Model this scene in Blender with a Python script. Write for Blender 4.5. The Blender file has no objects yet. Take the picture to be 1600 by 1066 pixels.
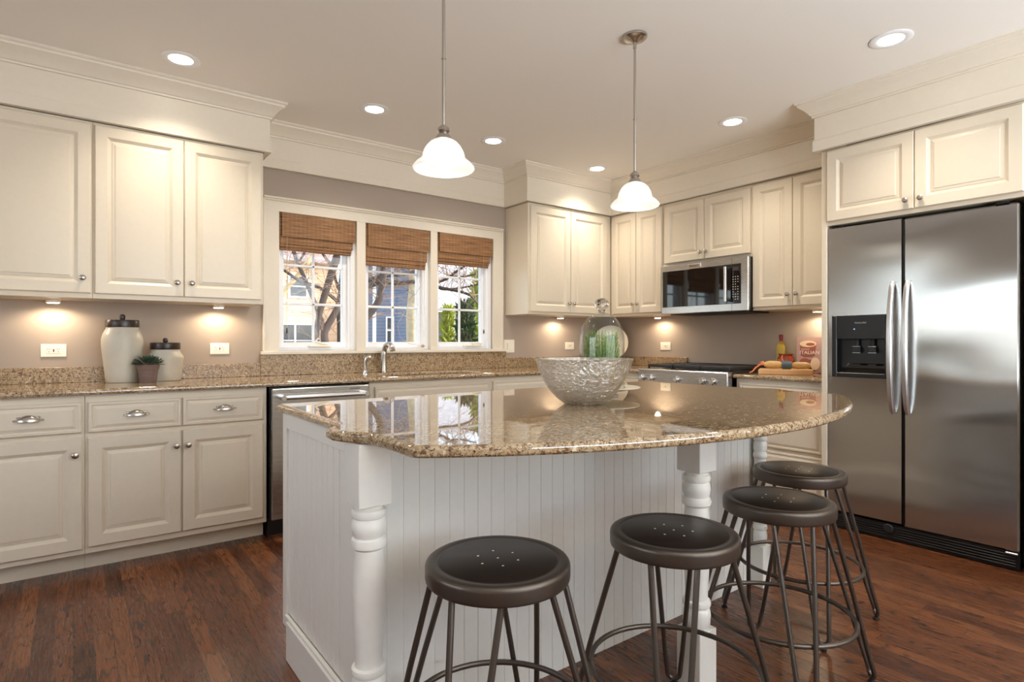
import bpy, bmesh, math, random
from mathutils import Vector, Matrix
rnd = random.Random(7)
S = bpy.context.scene
COL = S.collection
PI = math.pi
H = 1.152                                   # camera height
YAW = math.radians(37.0)

# ------------------------------------------------------------------ camera
cd = bpy.data.cameras.new('camera'); cam = bpy.data.objects.new('camera', cd); COL.objects.link(cam)
cam.location = (0, 0, H); cam.rotation_euler = (PI/2, 0, -YAW)
cd.sensor_width = 36; cd.lens = 36*910/1600; cd.clip_start = .02; cd.clip_end = 300
S.camera = cam
# ------------------------------------------------------------------ world, sun, daylight, exposure
S.view_settings.view_transform = 'Standard'; S.view_settings.look = 'None'
S.view_settings.gamma = 1; S.view_settings.exposure = 0.74
W = bpy.data.worlds.new('sky'); S.world = W; W.use_nodes = True
wn = W.node_tree; bg = wn.nodes['Background']
sk = wn.nodes.new('ShaderNodeTexSky'); sk.sky_type = 'NISHITA'; sk.sun_disc = False
sk.sun_elevation = math.radians(32); sk.sun_rotation = math.radians(120); sk.air_density = 1.0; sk.dust_density = 1.5
hs = wn.nodes.new('ShaderNodeHueSaturation'); hs.inputs['Saturation'].default_value = .55
wn.links.new(sk.outputs[0], hs.inputs['Color']); wn.links.new(hs.outputs[0], bg.inputs[0]); bg.inputs[1].default_value = 0.42

def light(kind, name, loc, energy, color=(1, 1, 1), parent=None, **kw):
    d = bpy.data.lights.new(name, kind); d.energy = energy; d.color = color
    o = bpy.data.objects.new(name, d); COL.objects.link(o); o.location = loc
    rot = kw.pop('rot', None)
    if rot: o.rotation_euler = rot
    for k, v in kw.items(): setattr(d, k, v)
    if parent: o.parent = parent
    return o
sun = light('SUN', 'sunlight', (20, -12, 20), 3.0, (1, .93, .82), angle=.01)
sun.rotation_euler = Vector((-.75, .5, -.52)).to_track_quat('-Z', 'Y').to_euler()
# rear lamp: added fill aimed up at the ceiling; side lamp: left window daylight
light('AREA', 'ceiling_fill', (1.9, -2.4, .95), 235, (.88, .95, 1.0), rot=(PI/2+1.46, 0, 0), shape='RECTANGLE', size=3.6, size_y=.75)
light('AREA', 'daylight_side', (-2.12, 2.1, 1.5), 6.5, (.95, .98, 1.0), rot=(PI/2, 0, -PI/2), shape='RECTANGLE', size=2.3, size_y=1.05)
cy = S.cycles
cy.use_denoising = True; cy.max_bounces = 10; cy.diffuse_bounces = 5; cy.glossy_bounces = 6
cy.transmission_bounces = 10; cy.transparent_max_bounces = 16
cy.caustics_reflective = False; cy.caustics_refractive = False; cy.sample_clamp_indirect = 6

# ------------------------------------------------------------------ materials
def lin(c):
    return tuple(((v/255)/12.92 if v/255 <= .04045 else ((v/255+.055)/1.055)**2.4) for v in c) + (1,)
def base(name):
    m = bpy.data.materials.new(name); m.use_nodes = True
    nt = m.node_tree; return m, nt, nt.nodes['Principled BSDF']
def mat(name, col, rough=.5, metal=0.0, spec=.5, coat=0, emit=None, es=0, bump=None, var=.0):
    m, nt, p = base(name)
    p.inputs['Base Color'].default_value = lin(col); p.inputs['Roughness'].default_value = rough
    p.inputs['Metallic'].default_value = metal; p.inputs['Specular IOR Level'].default_value = spec
    p.inputs['Coat Weight'].default_value = coat; p.inputs['Coat Roughness'].default_value = .05
    if emit: p.inputs['Emission Color'].default_value = lin(emit); p.inputs['Emission Strength'].default_value = es
    tc = nt.nodes.new('ShaderNodeTexCoord')
    n = nt.nodes.new('ShaderNodeTexNoise'); n.inputs['Scale'].default_value = bump[0] if bump else 40
    n.inputs['Detail'].default_value = 4
    nt.links.new(tc.outputs['Object'], n.inputs['Vector'])
    if bump:
        b = nt.nodes.new('ShaderNodeBump'); b.inputs['Strength'].default_value = bump[1]; b.inputs['Distance'].default_value = bump[2] if len(bump) > 2 else .002
        nt.links.new(n.outputs['Fac'], b.inputs['Height']); nt.links.new(b.outputs['Normal'], p.inputs['Normal'])
    v = var or .03
    mx = nt.nodes.new('ShaderNodeMix'); mx.data_type = 'RGBA'
    c = lin(col)
    mx.inputs[6].default_value = tuple(x*(1-v) for x in c[:3])+(1,); mx.inputs[7].default_value = tuple(min(1, x*(1+v)) for x in c[:3])+(1,)
    nt.links.new(n.outputs['Fac'], mx.inputs[0]); nt.links.new(mx.outputs[2], p.inputs['Base Color'])
    return m
class G:                                    # little node helper
    def __init__(s, nt): s.nt = nt
    def n(s, t, **kw):
        x = s.nt.nodes.new(t)
        for k, v in kw.items(): setattr(x, k, v)
        return x
    def put(s, sock, v):
        if hasattr(v, 'links'): s.nt.links.new(v, sock)
        elif v is not None: sock.default_value = v
    def m(s, op, a, b=None, c=None):
        x = s.n('ShaderNodeMath', operation=op); s.put(x.inputs[0], a); s.put(x.inputs[1], b)
        if c is not None: s.put(x.inputs[2], c)
        return x.outputs[0]
    def vec(s, x, y, z):
        c = s.n('ShaderNodeCombineXYZ'); s.put(c.inputs[0], x); s.put(c.inputs[1], y); s.put(c.inputs[2], z); return c.outputs[0]
    def xyz(s):
        tc = s.n('ShaderNodeTexCoord'); sp = s.n('ShaderNodeSeparateXYZ'); s.nt.links.new(tc.outputs['Object'], sp.inputs[0])
        s.obj = tc.outputs['Object']; return sp.outputs
    def noise(s, v, scale, detail=4, rough=.5, dist=0):
        x = s.n('ShaderNodeTexNoise'); s.put(x.inputs['Vector'], v); x.inputs['Scale'].default_value = scale
        x.inputs['Detail'].default_value = detail; x.inputs['Roughness'].default_value = rough; x.inputs['Distortion'].default_value = dist
        return x.outputs['Fac']
    def ramp(s, fac, stops, interp='LINEAR'):
        r = s.n('ShaderNodeValToRGB'); s.put(r.inputs[0], fac); cr = r.color_ramp; cr.interpolation = interp
        while len(cr.elements) < len(stops): cr.elements.new(.5)
        for e, (p, c) in zip(cr.elements, stops): e.position = p; e.color = lin(c)
        return r.outputs[0]
    def mix(s, f, a, b, blend='MIX'):
        x = s.n('ShaderNodeMix', data_type='RGBA', blend_type=blend); s.put(x.inputs[0], f)
        s.put(x.inputs[6], a); s.put(x.inputs[7], b); return x.outputs[2]
    def white(s, v):
        x = s.n('ShaderNodeTexWhiteNoise', noise_dimensions='3D'); s.put(x.inputs['Vector'], v); return x.outputs['Value']
    def bump(s, h, st, d=.002):
        b = s.n('ShaderNodeBump'); s.put(b.inputs['Height'], h); b.inputs['Strength'].default_value = st; b.inputs['Distance'].default_value = d
        return b.outputs['Normal']

def granite(name='polished_granite', rough=.022, ior=1.85):
    m, nt, p = base(name); g = G(nt); g.xyz()
    n1 = g.noise(g.obj, 46, 6, .72, 1.2)
    c = g.ramp(n1, [(.30, (62, 49, 39)), (.39, (122, 96, 69)), (.47, (164, 137, 103)), (.56, (186, 166, 134)), (.68, (138, 106, 75)), (.8, (204, 190, 164))])
    n2 = g.noise(g.obj, 95, 5, .75, .8)
    f2 = g.ramp(n2, [(.52, (0, 0, 0)), (.58, (255, 255, 255))])
    c = g.mix(f2, c, lin((96, 70, 48)))
    v = g.n('ShaderNodeTexVoronoi'); g.put(v.inputs['Vector'], g.obj); v.inputs['Scale'].default_value = 120
    sp = g.ramp(v.outputs['Distance'], [(.18, (255, 255, 255)), (.3, (0, 0, 0))])
    n3 = g.noise(g.obj, 22, 3, .6)
    k = g.m('MULTIPLY', sp, g.ramp(n3, [(.46, (0, 0, 0)), (.54, (255, 255, 255))]))
    c = g.mix(k, c, lin((42, 33, 28)))
    n4 = g.noise(g.obj, 60, 4, .7)
    c = g.mix(g.ramp(n4, [(.6, (0, 0, 0)), (.68, (255, 255, 255))]), c, lin((222, 210, 184)))
    g.put(p.inputs['Base Color'], c); p.inputs['Roughness'].default_value = rough; p.inputs['IOR'].default_value = ior
    return m
def floor_wood():
    m, nt, p = base('stained_oak_strip_floor'); g = G(nt); x, y, z = g.xyz()
    u = g.m('DIVIDE', x, .062); row = g.m('FLOOR', u); fu = g.m('FRACT', u)
    r0 = g.white(g.vec(row, 3.3, 0)); yy = g.m('ADD', g.m('DIVIDE', y, .85), g.m('MULTIPLY', r0, 9.0))
    seg = g.m('FLOOR', yy); fy = g.m('FRACT', yy)
    idv = g.white(g.vec(row, seg, 1.7)); id2 = g.white(g.vec(row, seg, 8.1))
    off = g.m('MULTIPLY', idv, 31.0)
    warp = g.noise(g.vec(g.m('ADD', g.m('MULTIPLY', x, 9.0), off), g.m('MULTIPLY', y, 1.5), off), 1.0, 2, .5)
    ring = g.m('SINE', g.m('ADD', g.m('MULTIPLY', warp, 95.0), g.m('MULTIPLY', x, 40)))
    fine = g.noise(g.vec(g.m('MULTIPLY', x, 170.0), g.m('MULTIPLY', y, 7.0), off), 1.0, 4, .65)
    tone = g.m('ADD', g.m('MULTIPLY', idv, .75), g.m('MULTIPLY', fine, .35))
    c = g.ramp(tone, [(.1, (68, 36, 21)), (.45, (91, 51, 29)), (.8, (110, 64, 36)), (1.0, (126, 79, 46))])
    gk = g.m('MULTIPLY', g.ramp(ring, [(.55, (0, 0, 0)), (.95, (255, 255, 255))]), g.m('ADD', .5, g.m('MULTIPLY', id2, .5)))
    c = g.mix(gk, c, lin((42, 22, 14)))
    gap = g.m('MAXIMUM', g.m('LESS_THAN', fu, .032), g.m('LESS_THAN', fy, .0022))
    c = g.mix(g.m('MULTIPLY', gap, .9), c, lin((24, 13, 9)))
    g.put(p.inputs['Base Color'], c)
    g.put(p.inputs['Roughness'], g.m('ADD', .2, g.m('MULTIPLY', fine, .16)))
    g.put(p.inputs['Normal'], g.bump(g.m('SUBTRACT', g.m('MULTIPLY', fine, .3), gap), .25, .001))
    return m
def woven():
    m, nt, p = base('woven_wood'); g = G(nt); x, y, z = g.xyz()
    reed = g.noise(g.vec(g.m('MULTIPLY', x, 5.0), 0, g.m('MULTIPLY', z, 190.0)), 1, 3, .65)
    c = g.ramp(reed, [(.3, (78, 52, 34)), (.48, (132, 92, 58)), (.62, (166, 124, 84)), (.78, (212, 180, 138))])
    th = g.m('SINE', g.m('MULTIPLY', x, 2*PI/.03)); zz = g.m('SINE', g.m('MULTIPLY', z, 2*PI/.0125))
    k = g.m('MULTIPLY', g.m('GREATER_THAN', g.m('MULTIPLY', th, zz), .35), .28)
    c = g.mix(k, c, lin((206, 160, 108))); c = g.mix(g.m('MULTIPLY', g.m('GREATER_THAN', th, .93), .45), c, lin((96, 58, 30)))
    g.put(p.inputs['Base Color'], c); p.inputs['Roughness'].default_value = .65
    g.put(p.inputs['Normal'], g.bump(reed, .6, .002)); return m
def steel(name='brushed_stainless_steel', col=(190, 189, 188), rough=.27, aniso=.65, wave=0.0, horiz=True):
    m, nt, p = base(name); g = G(nt); x, y, z = g.xyz()
    p.inputs['Metallic'].default_value = 1; p.inputs['Base Color'].default_value = lin(col)
    br = g.noise(g.vec(g.m('MULTIPLY', x, 4), g.m('MULTIPLY', y, 4), g.m('MULTIPLY', z, 700.0)), 1, 3, .6)
    g.put(p.inputs['Roughness'], g.m('ADD', rough-.04, g.m('MULTIPLY', br, .08)))
    p.inputs['Anisotropic'].default_value = aniso
    if wave:
        w = g.m('SINE', g.m('ADD', g.m('MULTIPLY', z, 11.0), g.m('MULTIPLY', 1.3, g.m('SINE', g.m('MULTIPLY', x, 5.0)))))
        g.put(p.inputs['Normal'], g.bump(w, wave, .01))
    return m
def pane_glass(name='window_glass', tint=(250, 252, 255), refl=1.0):
    m = bpy.data.materials.new(name); m.use_nodes = True; nt = m.node_tree; nt.nodes.clear(); g = G(nt)
    o = g.n('ShaderNodeOutputMaterial'); t = g.n('ShaderNodeBsdfTransparent'); t.inputs[0].default_value = lin(tint)
    gl = g.n('ShaderNodeBsdfGlossy'); gl.inputs['Roughness'].default_value = .01
    fr = g.n('ShaderNodeLayerWeight'); fr.inputs[0].default_value = .5
    sch = g.m('ADD', .04, g.m('MULTIPLY', .9, g.m('POWER', fr.outputs['Facing'], 5.0)))
    ms = g.n('ShaderNodeMixShader'); nt.links.new(g.m('MINIMUM', g.m('MULTIPLY', sch, refl), 1.0), ms.inputs[0])
    nt.links.new(t.outputs[0], ms.inputs[1]); nt.links.new(gl.outputs[0], ms.inputs[2]); nt.links.new(ms.outputs[0], o.inputs[0])
    return m
def solid_glass():
    m, nt, p = base('solid_clear_glass'); p.inputs['Transmission Weight'].default_value = 1; p.inputs['Roughness'].default_value = .0
    p.inputs['IOR'].default_value = 1.45; g = G(nt); g.xyz()
    g.put(p.inputs['Roughness'], g.m('MULTIPLY', g.noise(g.obj, 20), .01)); return m
def hammered():
    m = bpy.data.materials.new('hammered_silver_glass'); m.use_nodes = True; nt = m.node_tree; nt.nodes.clear(); g = G(nt)
    x, y, z = g.xyz()
    o = g.n('ShaderNodeOutputMaterial')
    n = g.noise(g.obj, 42, 2, .5, 2.5); nn = g.bump(n, 1.0, .008)
    t = g.n('ShaderNodeBsdfTransparent'); t.inputs[0].default_value = lin((248, 248, 246))
    gl = g.n('ShaderNodeBsdfPrincipled'); gl.inputs['Metallic'].default_value = 1; gl.inputs['Roughness'].default_value = .09
    gl.inputs['Base Color'].default_value = lin((236, 234, 230)); nt.links.new(nn, gl.inputs['Normal'])
    fr = g.n('ShaderNodeLayerWeight'); fr.inputs[0].default_value = .35; nt.links.new(nn, fr.inputs['Normal'])
    f = g.m('ADD', .36, g.m('MULTIPLY', fr.outputs['Facing'], .55))
    ms = g.n('ShaderNodeMixShader'); nt.links.new(f, ms.inputs[0])
    nt.links.new(t.outputs[0], ms.inputs[1]); nt.links.new(gl.outputs[0], ms.inputs[2]); nt.links.new(ms.outputs[0], o.inputs[0])
    return m
def shade_glass():
    m, nt, p = base('lit_alabaster_glass'); g = G(nt); g.xyz()
    n = g.noise(g.obj, 14, 4, .6, 1.5)
    p.inputs['Base Color'].default_value = lin((245, 243, 238)); p.inputs['Roughness'].default_value = .2
    p.inputs['Emission Color'].default_value = lin((252, 252, 248))
    g.put(p.inputs['Emission Strength'], g.m('ADD', .09, g.m('MULTIPLY', n, .26)))
    o = nt.nodes['Material Output']; t = g.n('ShaderNodeBsdfTransparent'); ms = g.n('ShaderNodeMixShader'); ms.inputs[0].default_value = .42
    nt.links.new(p.outputs[0], ms.inputs[1]); nt.links.new(t.outputs[0], ms.inputs[2]); nt.links.new(ms.outputs[0], o.inputs[0])
    return m
def siding(name, c1, c2, lap):
    m, nt, p = base(name); g = G(nt); x, y, z = g.xyz()
    f = g.m('FRACT', g.m('DIVIDE', z, lap))
    c = g.mix(g.m('LESS_THAN', f, .13), lin(c1), lin(c2)); g.put(p.inputs['Base Color'], c); p.inputs['Roughness'].default_value = .7
    g.put(p.inputs['Normal'], g.bump(f, .6, .02)); return m
def shingles(name, c1, c2):
    m, nt, p = base(name); g = G(nt); x, y, z = g.xyz()
    b = g.n('ShaderNodeTexBrick'); g.put(b.inputs['Vector'], g.vec(x, z, 0)); b.inputs['Scale'].default_value = 3.0
    b.inputs['Color1'].default_value = lin(c1); b.inputs['Color2'].default_value = lin(c2); b.inputs['Mortar'].default_value = lin(tuple(int(v*.7) for v in c2))
    g.put(p.inputs['Base Color'], b.outputs[0]); p.inputs['Roughness'].default_value = .85; return m

M = dict(
    cab=mat('cream_cabinet_paint', (224, 213, 194), .32, spec=.45),
    isl=mat('white_island_paint', (238, 236, 228), .32, spec=.45),
    trim=mat('white_trim_paint', (229, 220, 204), .35),
    sash=mat('white_sash_paint', (246, 247, 250), .35),
    wall=mat('taupe_wall_paint', (174, 160, 147), .75, bump=(300, .06)),
    ceil=mat('ceiling_paint', (242, 238, 232), .85, bump=(200, .05)),
    floor=floor_wood(), granite=granite(), splash=granite('granite_backsplash', .3, 1.45), woven=woven(),
    steel=steel(), fridge=steel('wavy_brushed_steel', (190, 189, 187), .17, .9, .14),
    nickel=mat('brushed_nickel', (190, 184, 176), .25, 1.0),
    chrome=mat('polished_chrome', (225, 226, 228), .08, 1.0),
    handle=mat('satin_aluminium', (205, 205, 206), .3, 1.0),
    black=mat('black_plastic', (20, 20, 22), .35), blackgl=mat('black_glass', (10, 10, 12), .04, spec=.6),
    iron=mat('black_cast_iron', (34, 34, 36), .55, bump=(200, .2)),
    bronze=mat('dark_gunmetal', (92, 83, 75), .36, .75, bump=(400, .04)),
    gun=mat('dark_seat_metal', (60, 51, 45), .38, .7, bump=(300, .04)), rubber=mat('black_rubber', (18, 18, 18), .7),
    outlet=mat('white_outlet_plastic', (246, 240, 226), .3), slot=mat('dark_slot', (60, 50, 46), .6), red=mat('red_button', (150, 40, 34), .5),
    stone=mat('cream_stoneware', (198, 193, 180), .38, bump=(30, .06), var=.05), lid=mat('dark_walnut', (52, 38, 32), .32, bump=(90, .1), var=.15),
    terra=mat('weathered_clay', (118, 98, 92), .85, bump=(80, .2), var=.15), leaf=mat('dark_succulent_leaf', (58, 76, 62), .5, var=.2),
    soil=mat('soil', (50, 38, 30), .9), plant=mat('rosemary_green', (150, 184, 96), .55, var=.3), plantlow=mat('dark_rosemary_green', (98, 134, 66), .55, var=.3),
    glass=None, hammer=hammered(), plate=mat('cream_ceramic', (225, 215, 196), .25), dishw=mat('pale_silver_plate', (226, 220, 206), .28, .3),
    dome=pane_glass('clear_dome_glass', (250, 252, 251), 1.0), winglass=pane_glass(), shade=shade_glass(),
    solidglass=solid_glass(), bulb=mat('lit_bulb', (255, 250, 240), .4, emit=(255, 250, 240), es=3), lamp=mat('lit_downlight', (255, 250, 240), .4, emit=(255, 246, 230), es=9),
    puck=mat('lit_puck_lens', (255, 240, 215), .4, emit=(255, 238, 208), es=9),
    board=mat('maple_board', (206, 162, 114), .45, bump=(60, .08), var=.1), bread=mat('golden_crust', (206, 166, 104), .45, bump=(40, .5, .006), var=.25),
    blue=mat('slate_blue_band', (72, 92, 104), .5), ribbon=mat('orange_ribbon', (214, 122, 74), .6),
    jar=mat('glazed_terracotta', (150, 62, 34), .18, coat=.5), oil=mat('yellow_oil', (176, 150, 52), .08, spec=.6, coat=.6), wine=mat('dark_red_foil', (112, 24, 30), .3),
    cover=mat('pinkish_book_cover', (188, 150, 140), .3), spine=mat('maroon_book_spine', (86, 26, 24), .4), copper=mat('printed_copper', (160, 88, 62), .4), pages=mat('book_pages', (220, 208, 190), .7),
    cream=mat('printed_cream', (236, 214, 184), .4), meat=mat('printed_brown', (92, 40, 32), .4), white=mat('white_print', (240, 238, 232), .5),
    cord=mat('shade_cord', (196, 172, 138), .8), wood=mat('cord_tassel', (70, 48, 34), .5), led=mat('blue_indicator', (120, 170, 255), .5, emit=(120, 170, 255), es=2),
    bark=mat('dark_bark', (66, 52, 46), .9, bump=(12, .6, .03), var=.25), twig=mat('pale_twig', (150, 122, 100), .9, var=.2), birch=mat('pale_mottled_bark', (196, 176, 140), .9, bump=(10, .7, .03), var=.35),
    tan=mat('tan_bark', (206, 172, 110), .85, var=.2), sagegreen=mat('evergreen_dark', (38, 62, 28), .85, var=.35), yellowgreen=mat('evergreen_bright', (150, 158, 52), .85, var=.35),
    lawn=mat('winter_lawn', (120, 116, 78), .95, var=.3),
    peach=siding('peach_siding', (226, 184, 146), (204, 162, 124), .35), bluesid=siding('blue_grey_siding', (100, 114, 140), (62, 72, 94), .13),
    lilac=siding('lilac_siding', (150, 142, 150), (120, 112, 122), .2), roofpink=shingles('pinkish_shingles', (178, 148, 140), (146, 118, 112)), roofgrey=shingles('pale_grey_shingles', (222, 218, 216), (192, 190, 190)),
    outwhite=mat('outdoor_white_paint', (240, 240, 240), .5), darkwin=mat('dark_window_glass', (54, 60, 66), .5, spec=.15),
)
# ------------------------------------------------------------------ mesh helpers
class MB:
    def __init__(s): s.v = []; s.f = []
    def add(s, vs, fs, mx=None):
        k = len(s.v)
        s.v += [tuple(mx @ Vector(v)) if mx else tuple(v) for v in vs]
        s.f += [[i+k for i in f] for f in fs]; return s
    def box(s, x0, y0, z0, x1, y1, z1, b=0.0, mx=None):
        lo = (min(x0, x1), min(y0, y1), min(z0, z1)); hi = (max(x0, x1), max(y0, y1), max(z0, z1))
        if b <= 0:
            vs = [(lo[0] if i & 1 == 0 else hi[0], lo[1] if i & 2 == 0 else hi[1], lo[2] if i & 4 == 0 else hi[2]) for i in range(8)]
            return s.add(vs, [(0, 2, 3, 1), (4, 5, 7, 6), (0, 1, 5, 4), (2, 6, 7, 3), (0, 4, 6, 2), (1, 3, 7, 5)], mx)
        b = min(b, .49*min(h-l for l, h in zip(lo, hi)))
        vs = []; idx = {}
        for c in range(8):
            bit = [(c >> a) & 1 for a in range(3)]
            for a in range(3):
                p = [0, 0, 0]
                for q in range(3):
                    if q == a: p[q] = hi[q] if bit[q] else lo[q]
                    else: p[q] = hi[q]-b if bit[q] else lo[q]+b
                idx[c, a] = len(vs); vs.append(p)
        fs = []
        for a in range(3):
            o = [q for q in range(3) if q != a]
            for sd in (0, 1):
                cs = [(sd << a) | (i << o[0]) | (j << o[1]) for i, j in ((0, 0), (1, 0), (1, 1), (0, 1))]
                fs.append([idx[c, a] for c in cs])
            for i in (0, 1):
                for j in (0, 1):
                    c0 = (i << o[0]) | (j << o[1]); c1 = c0 | (1 << a)
                    fs.append([idx[c0, o[0]], idx[c1, o[0]], idx[c1, o[1]], idx[c0, o[1]]])
        for c in range(8): fs.append([idx[c, 0], idx[c, 1], idx[c, 2]])
        return s.add(vs, fs, mx)
    def lathe(s, prof, cx=0, cy=0, seg=40, mx=None, closed=False):
        vs = []; fs = []; n = len(prof)
        for r, z in prof:
            for k in range(seg):
                a = 2*PI*k/seg; vs.append((cx+r*math.cos(a), cy+r*math.sin(a), z))
        for i in range(n if closed else n-1):
            j = (i+1) % n
            for k in range(seg):
                l = (k+1) % seg; fs.append([i*seg+k, i*seg+l, j*seg+l, j*seg+k])
        if not closed:
            for i in (0, n-1):
                if prof[i][0] > 1e-4: fs.append([i*seg+k for k in range(seg)])
        return s.add(vs, fs, mx)
    def tube(s, pts, r, seg=10, closed=False, mx=None):
        P = [Vector(p) for p in pts]; n = len(P); R = r if isinstance(r, (list, tuple)) else [r]*n
        T = []
        for i in range(n):
            a = P[(i+1) % n] if (closed or i < n-1) else P[i]; b = P[i-1] if (closed or i > 0) else P[i]
            T.append((a-b).normalized())
        up = Vector((0, 0, 1)) if abs(T[0].z) < .9 else Vector((1, 0, 0))
        N = (up-T[0]*up.dot(T[0])).normalized(); vs = []; fs = []
        for i in range(n):
            if i: N = (N-T[i]*N.dot(T[i])).normalized()
            B = T[i].cross(N)
            for k in range(seg):
                a = 2*PI*k/seg; vs.append(P[i]+(N*math.cos(a)+B*math.sin(a))*R[i])
        for i in range(n if closed else n-1):
            j = (i+1) % n
            for k in range(seg): l = (k+1) % seg; fs.append([i*seg+k, i*seg+l, j*seg+l, j*seg+k])
        if not closed: fs += [list(range(seg)), [(n-1)*seg+k for k in range(seg)]]
        return s.add(vs, fs, mx)
    def sweep(s, path, prof, mx=None):
        # path: (x, y) points; room is on the right of travel; prof: (out, z) closed loop
        n = len(path); vs = []; fs = []; m = len(prof)
        nr = []
        for i in range(n-1):
            d = Vector((path[i+1][0]-path[i][0], path[i+1][1]-path[i][1])).normalized(); nr.append(Vector((d.y, -d.x)))
        for i in range(n):
            a = nr[max(0, i-1)]; b = nr[min(n-2, i)]; mt = (a+b)/(1+a.dot(b)) if (1+a.dot(b)) > .05 else a
            for o, z in prof: vs.append((path[i][0]+mt.x*o, path[i][1]+mt.y*o, z))
        for i in range(n-1):
            for k in range(m): l = (k+1) % m; fs.append([i*m+k, i*m+l, (i+1)*m+l, (i+1)*m+k])
        fs += [list(range(m)), [(n-1)*m+k for k in range(m)]]
        return s.add(vs, fs, mx)
    def slab(s, outline, prof, holes=()):
        # outline ccw (x, y); prof: [(inset, z)] from the bottom to the top; holes share top and bottom
        def off(o, d, sign):
            n = len(o); r = []
            for i in range(n):
                p = Vector(o[i-1]); c = Vector(o[i]); q = Vector(o[(i+1) % n])
                a = (c-p).normalized(); b = (q-c).normalized()
                na = Vector((-a.y, a.x)); nb = Vector((-b.y, b.x)); k = 1+na.dot(nb)
                mt = (na+nb)/k if k > .2 else na
                r.append(c+mt*d*sign)
            return r
        prof = [(prof[0][0]+.005, prof[0][1])]+list(prof)+[(prof[-1][0]+.005, prof[-1][1])]
        bm = bmesh.new()
        def rings(o, sign):
            R = []
            for d, z in prof: R.append([bm.verts.new((p.x, p.y, z)) for p in off(o, d, sign)])
            for a, b in zip(R, R[1:]):
                n = len(a)
                for i in range(n): j = (i+1) % n; bm.faces.new((a[i], a[j], b[j], b[i]))
            return R
        allr = [rings(outline, 1)]+[rings(h, -1) for h in holes]
        for lvl in (0, -1):
            es = []
            for R in allr:
                r = R[lvl]; n = len(r)
                for i in range(n):
                    e = bm.edges.get((r[i], r[(i+1) % n]))
                    es.append(e)
            bmesh.ops.triangle_fill(bm, edges=es, use_beauty=True, use_dissolve=False)
        bm.verts.index_update()
        s.add([v.co[:] for v in bm.verts], [[v.index for v in f.verts] for f in bm.faces]); bm.free(); return s
    def build(s, name, m, parent=None, ang=35, loc=None, flip=False):
        me = bpy.data.meshes.new(name); me.from_pydata([tuple(v) for v in s.v], [], s.f)
        bm = bmesh.new(); bm.from_mesh(me); bmesh.ops.remove_doubles(bm, verts=bm.verts, dist=1e-5)
        bmesh.ops.recalc_face_normals(bm, faces=bm.faces); bm.to_mesh(me); bm.free()
        me.polygons.foreach_set('use_smooth', [True]*len(me.polygons)); me.set_sharp_from_angle(angle=math.radians(ang))
        me.materials.append(m if not isinstance(m, str) else M[m])
        return obj(name, me, parent, loc)
def obj(name, me, parent=None, loc=None):
    o = bpy.data.objects.new(name, me); COL.objects.link(o)
    if parent: o.parent = parent
    if loc: o.location = loc
    return o
def tag(o, label, cat, group=None):
    o['label'] = label; o['category'] = cat
    if group: o['group'] = group
    return o
def struct(o): o['kind'] = 'structure'; return o
def thing(name, label, cat, loc=(0, 0, 0), rotz=0, group=None):
    o = bpy.data.objects.new(name, None); COL.objects.link(o); o.location = loc; o.rotation_euler = (0, 0, rotz)
    o.empty_display_size = .1
    return tag(o, label, cat, group)
def copy_tree(o, parent=None):
    c = o.copy(); COL.objects.link(c)
    if parent: c.parent = parent
    for ch in list(o.children): copy_tree(ch, c)
    return c
def rrect(x0, y0, x1, y1, r, n=6):
    o = []
    for cx_, cy_, a0 in ((x1-r, y0+r, -PI/2), (x1-r, y1-r, 0), (x0+r, y1-r, PI/2), (x0+r, y0+r, PI)):
        for k in range(n+1): a = a0+PI/2*k/n; o.append((cx_+r*math.cos(a), cy_+r*math.sin(a)))
    return o
def text_mesh(s, size, ext=.0006, mx=None):
    c = bpy.data.curves.new('lettering', 'FONT'); c.body = s; c.size = size; c.extrude = ext; c.align_x = 'CENTER'; c.align_y = 'CENTER'; c.resolution_u = 3
    o = bpy.data.objects.new('lettering', c); COL.objects.link(o)
    me = bpy.data.meshes.new_from_object(o.evaluated_get(bpy.context.evaluated_depsgraph_get()))
    bpy.data.objects.remove(o); bpy.data.curves.remove(c)
    if mx: me.transform(mx)
    return me
def letters(name, s, size, mx, m, parent):
    me = text_mesh(s, size, .0006, mx); me.materials.clear(); me.materials.append(M[m]); return obj(name, me, parent)

# ------------------------------------------------------------------ room shell
YW, XW, ZC = 4.20, 4.43, 2.645
XL, YB = -2.2, -2.8
struct(MB().box(XL-.1, YB-.1, -.1, XW+.1, YW+.1, 0).build('floor', 'floor'))
struct(MB().box(XL-.1, YB-.1, ZC, XW+.1, YW+.14, ZC+.1).build('ceiling', 'ceil'))
OX0, OX1, OZ0, OZ1 = 1.137, 2.946, 1.082, 2.048
w = MB()
w.box(XL, YW, 0, OX0, YW+.14, ZC).box(OX1, YW, 0, XW+.1, YW+.14, ZC).box(OX0, YW, 0, OX1, YW+.14, OZ0).box(OX0, YW, OZ1, OX1, YW+.14, ZC)
struct(w.build('wall_back', 'wall'))
struct(MB().box(XW, YB-.1, 0, XW+.1, YW, ZC).build('wall_right', 'wall'))
w = MB(); w.box(XL-.1, YB, 0, XL, .9, ZC).box(XL-.1, 3.3, 0, XL, YW+.14, ZC).box(XL-.1, .9, 0, XL, 3.3, 1.0).box(XL-.1, .9, 2.1, XL, 3.3, ZC)
struct(w.build('wall_left', 'wall'))
w = MB(); w.box(XL, YB-.1, 0, 0, YB, ZC).box(3.8, YB-.1, 0, XW, YB, ZC).box(0, YB-.1, 2.4, 3.8, YB, ZC).box(0, YB-.1, 0, 3.8, YB, .9)
struct(w.build('wall_front', 'wall'))
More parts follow.
